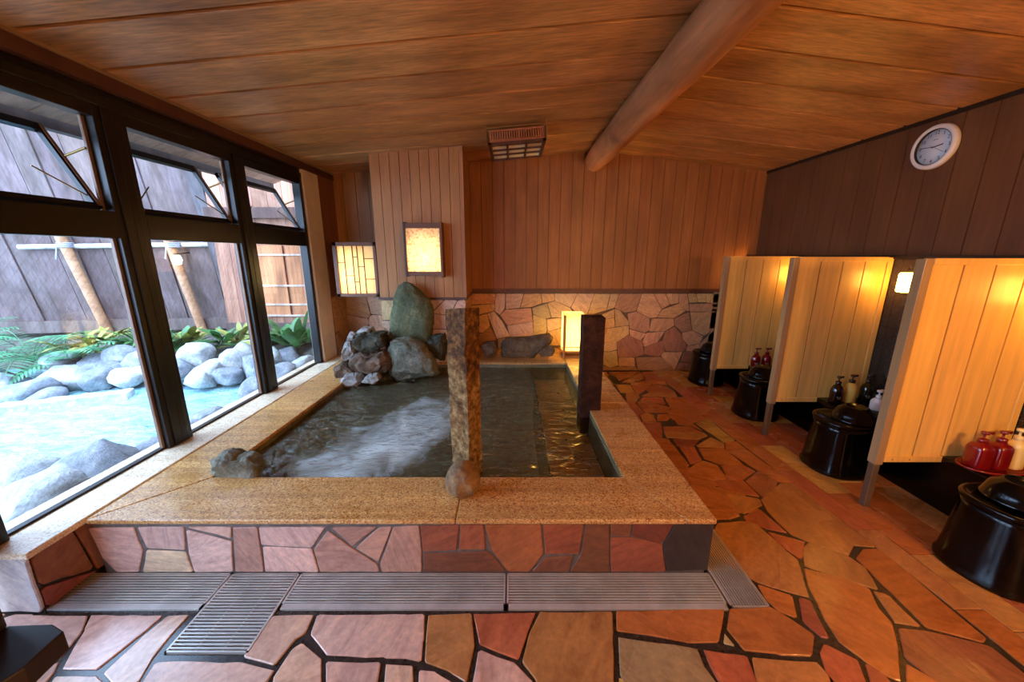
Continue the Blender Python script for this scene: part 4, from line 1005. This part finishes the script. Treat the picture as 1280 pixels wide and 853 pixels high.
bottle((2.63, 4.54, Zc), 'brownb', 'brownb', 'dark pump bottle by the back wall beside the furthest partition', rz=.2, h=.165)

# ------------------------------------------------------------------ CLOCK
ck = thing('wall_clock', 'round white wall clock showing fourteen to three on the dark board wall', 'clock', (2.998, 2.845, 2.236))
ck.matrix_world = Matrix(((0, 0, -1, 2.998), (-1, 0, 0, 2.845), (0, 1, 0, 2.236), (0, 0, 0, 1)))
r_ = MB(); r_.lathe([(.140, 0), (.147, .008), (.146, .03), (.138, .042), (.126, .044), (.116, .036), (.114, .020)], 64, cap=False); r_.build('rim', M['white'], ck)
r_ = MB(); r_.lathe([(.116, .0345), (.1165, .037), (.1125, .034), (.1125, .021)], 64, cap=False); r_.build('inner_ring', M['ink'], ck)
r_ = MB(); r_.lathe([(.115, .012), (.115, .020), (0, .020)], 64); r_.build('face', M['face'], ck)
nm = MB(); dg = bpy.context.evaluated_depsgraph_get()
def add_text(mb_, body, x, y, size, z, mi=0):
    cu = bpy.data.curves.new('numeral_text', 'FONT'); cu.body = body; cu.size = size; cu.align_x = 'CENTER'; cu.align_y = 'CENTER'
    ob = bpy.data.objects.new('numeral_text', cu); C.objects.link(ob); bpy.context.view_layer.update()
    me = bpy.data.meshes.new_from_object(ob.evaluated_get(bpy.context.evaluated_depsgraph_get()))
    vs = [(v.co.x + x, v.co.y + y, z) for v in me.vertices]; mb_.mesh(vs, [tuple(p.vertices) for p in me.polygons], mi, (1, 1, 1), False)
    bpy.data.objects.remove(ob); bpy.data.meshes.remove(me); bpy.data.curves.remove(cu)
for k in range(1, 13):
    a = pi / 2 - k * pi / 6; nm = MB(); add_text(nm, str(k), .092 * cos(a), .092 * sin(a), .031, .0207); nm.build('numeral', M['ink'], ck)
nm = MB()
for x in (-.012, -.006, 0, .006, .012): nm.box((x - .002, .046, .0202), (x + .002, .050, .0206))
nm.build('maker_mark', M['ink'], ck)
def hand(name, ang, L, w, z, tail=.015, mat='ink'):
    h_ = MB(); a = pi / 2 - R(ang); T = Matrix.Rotation(a, 4, 'Z')
    h_.box((-tail, -w / 2, z), (L, w / 2, z + .001), 0, (1, 1, 1), T); h_.build(name, M[mat], ck)
hand('hour_hand', 83, .058, .006, .024); hand('minute_hand', 276, .088, .004, .026); hand('second_hand', 123, .085, .0015, .028, .03)

# ------------------------------------------------------------------ FOREGROUND STAND
sd = thing('wooden_stand', 'dark wooden stand with a thick plank top in the near window-side corner', 'stand', (-1.05, .62, 0))
zt = .80
pl = [onz(u, v, zt) for u, v in [(-30, 793), (12, 782), (66, 780), (80, 789), (30, 835), (-25, 870)]]
b_ = MB(); b_.prism([(x + 1.05, y - .62, zt - .045) for x, y in pl], (0, 0, .045)); b_.build('plank_top', M['darkwood'], sd, .003)
b_ = MB(); b_.box((-.10, -.16, 0), (.03, -.06, zt - .045)); b_.build('leg', M['darkwood'], sd, .004)
b_ = MB(); x_, y_ = onz(11, 783, zt); b_.box((x_ + 1.05 - .09, y_ - .62 - .09, zt), (x_ + 1.05, y_ - .62, zt + .35)); b_.build('upright', M['darkwood'], sd, .004)
# ------------------------------------------------------------------ GARDEN
def fence_frame(): pass
gr = MB(); N = 50
def gz(x, y):
    b_ = max(0.0, min(1.0, (y - 4.15 + .12 * (x + 4)) / 1.0)); near = max(0, min(1, (-2.45 - x) / .3))
    e = -.22 + .52 * b_ * b_ * (3 - 2 * b_) + (.18 * (1 - near))
    e2 = max(0, min(1, (1.4 - y) / .5)); return max(e, -.22 + .3 * e2) + .03 * noise.noise((x * 2, y * 2, 0))
vs = [(-2.27 - 16 * (i / N) ** 1.3, -3 + 11 * j / N, 0) for j in range(N + 1) for i in range(N + 1)]
vs = [(x, y, gz(x, y)) for x, y, _ in vs]
gr.mesh(vs, [(j * (N + 1) + i + 1, j * (N + 1) + i, (j + 1) * (N + 1) + i, (j + 1) * (N + 1) + i + 1) for j in range(N) for i in range(N)])
struct(gr.build('ground', M['soil']), 'garden soil around the outdoor pool')
pw = MB(); N = 24
vs = [(-2.42 - 9.0 * i / N, .9 + 3.9 * j / N, -.03) for j in range(N + 1) for i in range(N + 1)]
pw.mesh(vs, [(j * (N + 1) + i + 1, j * (N + 1) + i, (j + 1) * (N + 1) + i, (j + 1) * (N + 1) + i + 1) for j in range(N) for i in range(N)])
tag(pw.build('pond_water', M['pond']), 'pale turquoise water of the outdoor pool beyond the windows', 'water', kind='stuff')
def prock(u, v, z, sz, seed, label=None, mat='rockout', group=None, asp=(1, .8, .7), rough=.1):
    x, y = onz(u, v, z); return rock('garden_rock', M[mat], (x, y, z), (sz * asp[0], sz * asp[1], sz * asp[2]), seed, label, 'rock', rough, 10, 3, (0, 0, rnd.uniform(0, 3)), group)
prock(120, 588, .08, .30, 101, 'big rounded grey rock at the pool edge close under the first window', asp=(1, .8, .75))
prock(70, 612, .06, .30, 102, 'long pale rock at the near pool edge beside the big rounded rock', 'rockpale', asp=(1.2, .8, .5))
prock(50, 655, .04, .22, 103, 'low pale rock under the near end of the windows', 'rockpale', asp=(1.3, .8, .5))
prock(15, 600, .02, .28, 104, 'pale rock half cut by the corner post of the first window', 'rockpale', asp=(1.2, .8, .55))
prock(195, 560, .05, .18, 105, 'low grey rock against the sill before the first window post', asp=(1.3, .7, .55))
prock(265, 523, .08, .19, 106, 'square-topped grey rock in the pool under the middle window')
prock(317, 492, .10, .22, 107, 'upright grey rock in the pool beside the middle window post', asp=(.8, .8, 1.0))
prock(240, 540, .03, .15, 108, 'small grey rock at the foot of the first window post outside')
prock(355, 470, .12, .22, 109, 'grey rock low outside the window nearest the back wall')
prock(380, 455, .15, .20, 110, 'pale rock under the broad-leaved plant outside the last window', 'rockpale')
prock(300, 510, .03, .15, 111, 'flat pale rock between the square-topped and upright grey rocks', 'rockpale', asp=(1.3, .8, .5))
G = 'rounded rocks in the far bank of the outdoor pool'
k_ = 0
for u, v, z, s_, m_n in [(8,487,.05,.26,'rockout'),(40,487,.06,.27,'rockout'),(92,470,.12,.30,'rockpale'),(78,452,.25,.22,'rockout'),(118,455,.20,.27,'rockout'),(140,462,.16,.2,'rockout'),(150,445,.28,.22,'rockout'),(172,452,.22,.2,'rockout'),
        (190,462,.14,.2,'rockpale'),(205,478,.06,.2,'rockout'),(222,462,.16,.22,'rockout'),(245,447,.25,.26,'rockpale'),(268,462,.14,.26,'rockpale'),(290,452,.2,.24,'rockpale'),(310,440,.26,.24,'rockpale'),(322,458,.16,.24,'rockout'),
        (285,472,.08,.2,'rockout'),(250,475,.07,.22,'rockpale'),(340,448,.2,.22,'rockpale'),(128,475,.08,.2,'rockout'),(160,472,.09,.22,'rockpale'),(-20,475,.08,.3,'rockout'),(60,498,.0,.2,'rockout'),(362,445,.2,.2,'rockout'),(-40,455,.2,.3,'rockout')]:
    k_ += 1; prock(u, v, z, s_, 200 + k_, 'rounded pale grey rock in the far bank of the outdoor pool', m_n, G, (1, .8, rnd.uniform(.55, .8)))
x_, y_ = onz(85, 502, 0); b_ = MB(); rough_box(b_, -.5, .5, -.09, .09, -.08, .05, 20, 6, 4, .012, 71)
o_ = b_.build('step_stone', M['rockpale'], None, 0, loc=(x_, y_, -.01)); o_.rotation_euler = (0, 0, R(24)); tag(o_, 'long flat pale step stone in the outdoor pool', 'step stone')

# leaning board fence
FB = Vector((-4.3, 5.9, 0)); FA = FB - Vector((6.3, .9, 0)).normalized() * 13.0; LEAN = R(10)
fx = (FB - FA).normalized(); fn = Vector((fx.y, -fx.x, 0))      # fn points towards the house
up = (Vector((0, 0, 1)) * cos(LEAN) + fn * sin(LEAN)).normalized()
L = (FB - FA).length; FZ = .50
fe = MB(); s_ = 0
def fp(s, o, h): return FA + fx * s + fn * o + Vector((0, 0, FZ)) + up * h
while s_ < L:
    w = rnd.uniform(.22, .34); c = tone(rgb(112, 92, 90), .14); off = rnd.choice([0, .02])
    a = [fp(s_ + .004, off, 0), fp(s_ + w - .004, off, 0), fp(s_ + w - .004, off - .03, 0), fp(s_ + .004, off - .03, 0)]
    fe.prism(a, up * 3.1, 0, c); s_ += w
fe.prism([fp(0, -.035, 0), fp(L, -.035, 0), fp(L, -.05, 0), fp(0, -.05, 0)], up * 3.1, 0, rgb(50, 40, 40))
fo = fe.build('board_fence', M['fencewood']); tag(fo, 'tall weathered board fence behind the outdoor pool', 'fence')
b_ = MB(); b_.prism([fp(0, .10, -.16), fp(L, .10, -.16), fp(L, -.04, -.16), fp(0, -.04, -.16)], (0, 0, .18), 0, rgb(110, 92, 86)); b_.prism([fp(0, .0, -.5), fp(L, .0, -.5), fp(L, -.04, -.5), fp(0, -.04, -.5)], (0, 0, .4), 0, rgb(90, 76, 70))
tag(b_.build('fence_sill', M['fencewood']), 'dark beam running along the foot of the board fence', 'beam')
def onf(u, v, off=0):
    d = Vector(ray(u, v)); o = Vector((0, 0, H)); nn = fx.cross(up).normalized(); p0 = fp(0, off, 0)
    return o + d * ((p0 - o).dot(nn) / d.dot(nn))
r_ = MB(); a, b = onf(24, 309, .07), onf(296, 305, .07); r_.tube([a, (a + b) / 2, b], .035, 10); tag(r_.build('fence_rail', M['bamboo']), 'pale round rail tied across the board fence', 'rail')
def pole(u0, v0, u1, v1, label):
    a, b = onf(u0, v0, .14), onf(u1, v1, .16); a = a + (a - b) * .25
    t_ = thing('fence_pole', label, 'pole', tuple(b)); q = MB(); n = 10
    q.tube([(a - b) * (1 - i / n) for i in range(n + 1)], [.06 + .006 * noise.noise((i, u0, 0)) for i in range(n + 1)], 12, 0, rgb(190, 140, 105)); q.build('log', M['logwood'], t_)
    c = onf((u0 * .9 + u1 * .1), 306, .12) - b; q = MB()
    for k in range(3): q.tube([Vector(c) + Vector((.075 * cos(th), .075 * sin(th), .025 * k - .03)) for th in [i * pi / 8 for i in range(17)]], .013, 6)
    q.tube([Vector(c) + Vector((-.06, -.06, -.03)), Vector(c) + Vector((-.09, -.08, -.2))], .01, 6); q.build('rope_lashing', M['rope'], t_)
pole(75, 295, 142, 428, 'leaning log prop lashed to the fence, seen through the first window')
pole(212, 305, 264, 440, 'leaning log prop lashed to the fence, seen through the middle window')
b_ = MB(); a, b = onf(262, 300, .10), onf(293, 398, .10); a = a + (a - b) * .9
b_.prism([b, b + fx * .16, b + fx * .16 + fn * .08, b + fn * .08], a - b, 0, rgb(96, 86, 88)); tag(b_.build('fence_post', M['fencewood']), 'dark square post on the fence seen through the middle window', 'post')
x_ = onf(221, 325, .30); t_ = thing('garden_lamp', 'small glowing garden lamp in front of the fence pole by the middle window', 'lamp', tuple(x_)); g = MB(); g.lathe([(0, -.07), (.045, -.06), (.06, 0), (.045, .06), (0, .07)], 20); g.build('bulb', M['glow_out'], t_); g = MB(); g.lathe([(.02, .06), (.03, .065), (.03, .09), (0, .095)], 16); g.tube([(0, 0, .08), tuple(fx * .0 - fn * .28 + Vector((0, 0, .10)))], .01, 8); g.build('socket', M['blackmatte'], t_)

# annexe seen through the last window
an = thing('annexe', 'wooden outbuilding with orange brown door panels seen through the last window', 'building', (-3.3, 5.35, 0))
b_ = MB(); boards(b_, (-.88, 0), (1.2, 0), .25, 3.4, .2, (0, -1), rgb(170, 118, 96), 0, .03); b_.box((-.88, .03, .1), (1.2, .3, 3.4), 0, rgb(120, 90, 80)); b_.build('wall', M['fencewood'], an)
b_ = MB(); b_.box((-.88, -.05, .2), (1.2, .0, .52), 0, rgb(110, 88, 84)); b_.build('foot_beam', M['fencewood'], an)
b_ = MB(); b_.box((-.88, -.09, 1.98), (1.2, 0, 2.12), 0, rgb(96, 66, 56)); b_.build('lintel_beam', M['fencewood'], an)
for x in (-.28, .12):
    d_ = MB(); d_.box((x, -.03, .62), (x + .36, -.005, 1.62), 0, rgb(196, 128, 84)); o_ = d_.build('door_panel', M['fencewood'], an)
    for z in (.62, .78, 1.05, 1.48):
        h_ = MB(); h_.box((x - .02, -.045, z), (x + .38, -.028, z + .025), 0, rgb(200, 180, 166)); h_.build('door_rail', M['fencewood'], o_)
# eaves over the windows
ev = MB()
for i in range(24):
    y = -1.5 + .27 * i; c = tone(rgb(168, 128, 108), .1)
    ev.prism([(-2.26, y, 2.62), (-2.26, y + .262, 2.62), (-3.0, y + .262, 2.36), (-3.0, y, 2.36)], (0, 0, .03), 0, c)
tag(ev.build('eaves', M['soffit']), 'pinkish board underside of the eaves outside the windows', 'eaves')
ev = MB(); ev.box((-3.09, -1.5, 2.30), (-3.02, 5.0, 2.42), 0, rgb(70, 54, 48)); tag(ev.build('eaves_beam', M['fencewood']), 'dark beam along the outer edge of the eaves', 'beam')

# plants
def leafblade(mb_, p0, d, L, w, bend, mi=0, seg=5, fold=.15):
    d = Vector(d).normalized(); side = d.cross(Vector((0, 0, 1))).normalized(); pts = []
    for i in range(seg + 1):
        t_ = i / seg; c = Vector(p0) + d * L * t_ + Vector((0, 0, -bend * L * t_ * t_)); ww = w * sin(pi * min(1, t_ * .92 + .06)) ** .8
        pts.append((c - side * ww, c + Vector((0, 0, -fold * ww)), c + side * ww))
    vs = [p for q in pts for p in q]; fs = []
    for i in range(seg):
        for k in (0, 1): fs.append((3 * i + k, 3 * i + k + 1, 3 * i + k + 4, 3 * i + k + 3))
    mb_.mesh(vs, fs, mi, (1, 1, 1), True)
def fern(loc, seed, L=.7, n=14, label=None, group=None):
    r = random.Random(seed); mb_ = MB()
    for k in range(n):
        az = 2 * pi * k / n + r.uniform(-.2, .2); el = r.uniform(.5, 1.15); l_ = L * r.uniform(.75, 1.1); p = Vector((0, 0, 0)); d = Vector((cos(az) * cos(el), sin(az) * cos(el), sin(el))); path = []
        for i in range(15):
            path.append(p.copy()); d = (d + Vector((0, 0, -.10))).normalized(); p = p + d * l_ / 14
        mb_.tube(path[::2], .004, 4)
        for i in range(2, 15):
            dd = (path[i] - path[i - 1]).normalized(); sd_ = dd.cross(Vector((0, 0, 1))).normalized(); ll = l_ * .26 * sin(pi * (i + 1) / 17) + .02
            for sg in (-1, 1): leafblade(mb_, path[i], dd * .45 + sd_ * sg, ll, .013, .25, 0, 2)
    o = mb_.build('fern', M['fern'], None, 0, loc=loc); return tag(o, label, 'fern', group)
def leafy(loc, seed, L=.35, n=24, w=.035, mat='leaf', label=None, name='leafy_plant', el=(.2, 1.2), group=None):
    r = random.Random(seed); mb_ = MB()
    for k in range(n):
        az = r.uniform(0, 2 * pi); e = r.uniform(*el); p0 = Vector((r.uniform(-.12, .12), r.uniform(-.12, .12), r.uniform(0, .1)))
        leafblade(mb_, p0, (cos(az) * cos(e), sin(az) * cos(e), sin(e)), L * r.uniform(.6, 1.1), w * r.uniform(.7, 1.2), .3)
    o = mb_.build(name, M[mat], None, 0, loc=loc); return tag(o, label, 'plant', group)
def gp(u, v, z): x, y = onz(u, v, z); return (x, y, z)
fern(gp(42, 452, .22), 1, .75, 16, 'large drooping fern at the far bank seen low in the first window')
fern(gp(88, 455, .22), 2, .55, 14, 'smaller fern beside the large drooping one')
fern(gp(-50, 440, .3), 3, .7, 14, 'fern half cut by the edge of the first window')
leafy(gp(110, 440, .3), 4, .5, 26, .03, 'leafyellow', 'yellowish grassy plant at the foot of the fence by the ferns', el=(.1, .8))
leafy(gp(165, 435, .3), 5, .45, 30, .03, 'leaf', 'green strappy plant at the foot of the log prop in the first window')
leafy(gp(128, 432, .32), 51, .45, 26, .035, 'leafyellow', 'yellow green plant behind the log prop in the first window', el=(.1, .8))
leafy(gp(218, 438, .3), 6, .4, 26, .05, 'leaf', 'broad green plant near the log prop in the middle window')
leafy(gp(240, 434, .3), 61, .4, 26, .05, 'leafyellow', 'pale yellow green plant behind the log prop in the middle window')
leafy(gp(283, 432, .3), 7, .4, 26, .045, 'leaf', 'bushy green plant under the dark fence post')
leafy(gp(308, 432, .3), 8, .42, 26, .05, 'leafyellow', 'pale leaved plant at the edge of the middle window')
leafy(gp(372, 435, .26), 9, .62, 34, .07, 'leaf', 'tall broad-leaved plant filling the foot of the last window', el=(.5, 1.4))
leafy(gp(345, 432, .26), 10, .42, 26, .06, 'leaf', 'lower broad-leaved plant beside the last window post', el=(.2, 1.2))

# ------------------------------------------------------------------ LIGHT
wd = bpy.data.worlds.new('sky'); bpy.context.scene.world = wd; wd.use_nodes = True
bg = wd.node_tree.nodes['Background']; bg.inputs[0].default_value = (0.50, 0.69, 1.0, 1); bg.inputs[1].default_value = 13.0
def lamp(name, typ, loc, energy, col, size=.1, rot=(0, 0, 0), **kw):
    l_ = bpy.data.lights.new(name, typ); l_.energy = energy; l_.color = col
    if typ in ('POINT', 'SPOT'): l_.shadow_soft_size = size
    for k, v in kw.items(): setattr(l_, k, v)
    o = bpy.data.objects.new(name, l_); C.objects.link(o); o.location = loc; o.rotation_euler = rot; return o
WARM = (1.0, 0.53, 0.18)
lamp('right_fill', 'POINT', (2.2, .15, 1.62), 70, WARM, .08)  # warm fill light added on the right, no fixture behind it
lamp('rear_lamp', 'POINT', (1.5, -1.6, 1.45), 115, (1, .60, .26), .12)
lamp('washi_bulb', 'POINT', (-.89, 3.925, 1.45), 30, (1, .84, .56), .03)
lamp('lattice_bulb', 'POINT', (-1.76, 4.10, 1.27), 34, (1, .84, .50), .035)
lamp('lantern_bulb', 'POINT', (.72, 4.30, .55), 26, (1, .80, .40), .03)
sc = bpy.context.scene
sc.view_settings.view_transform = 'Standard'; sc.view_settings.look = 'None'; sc.view_settings.gamma = 1; sc.view_settings.use_curve_mapping = False
sc.view_settings.exposure = 0.0
sc.cycles.max_bounces = 8; sc.cycles.transparent_max_bounces = 16; sc.cycles.caustics_reflective = False; sc.cycles.caustics_refractive = False
sc.cycles.sample_clamp_indirect = 6
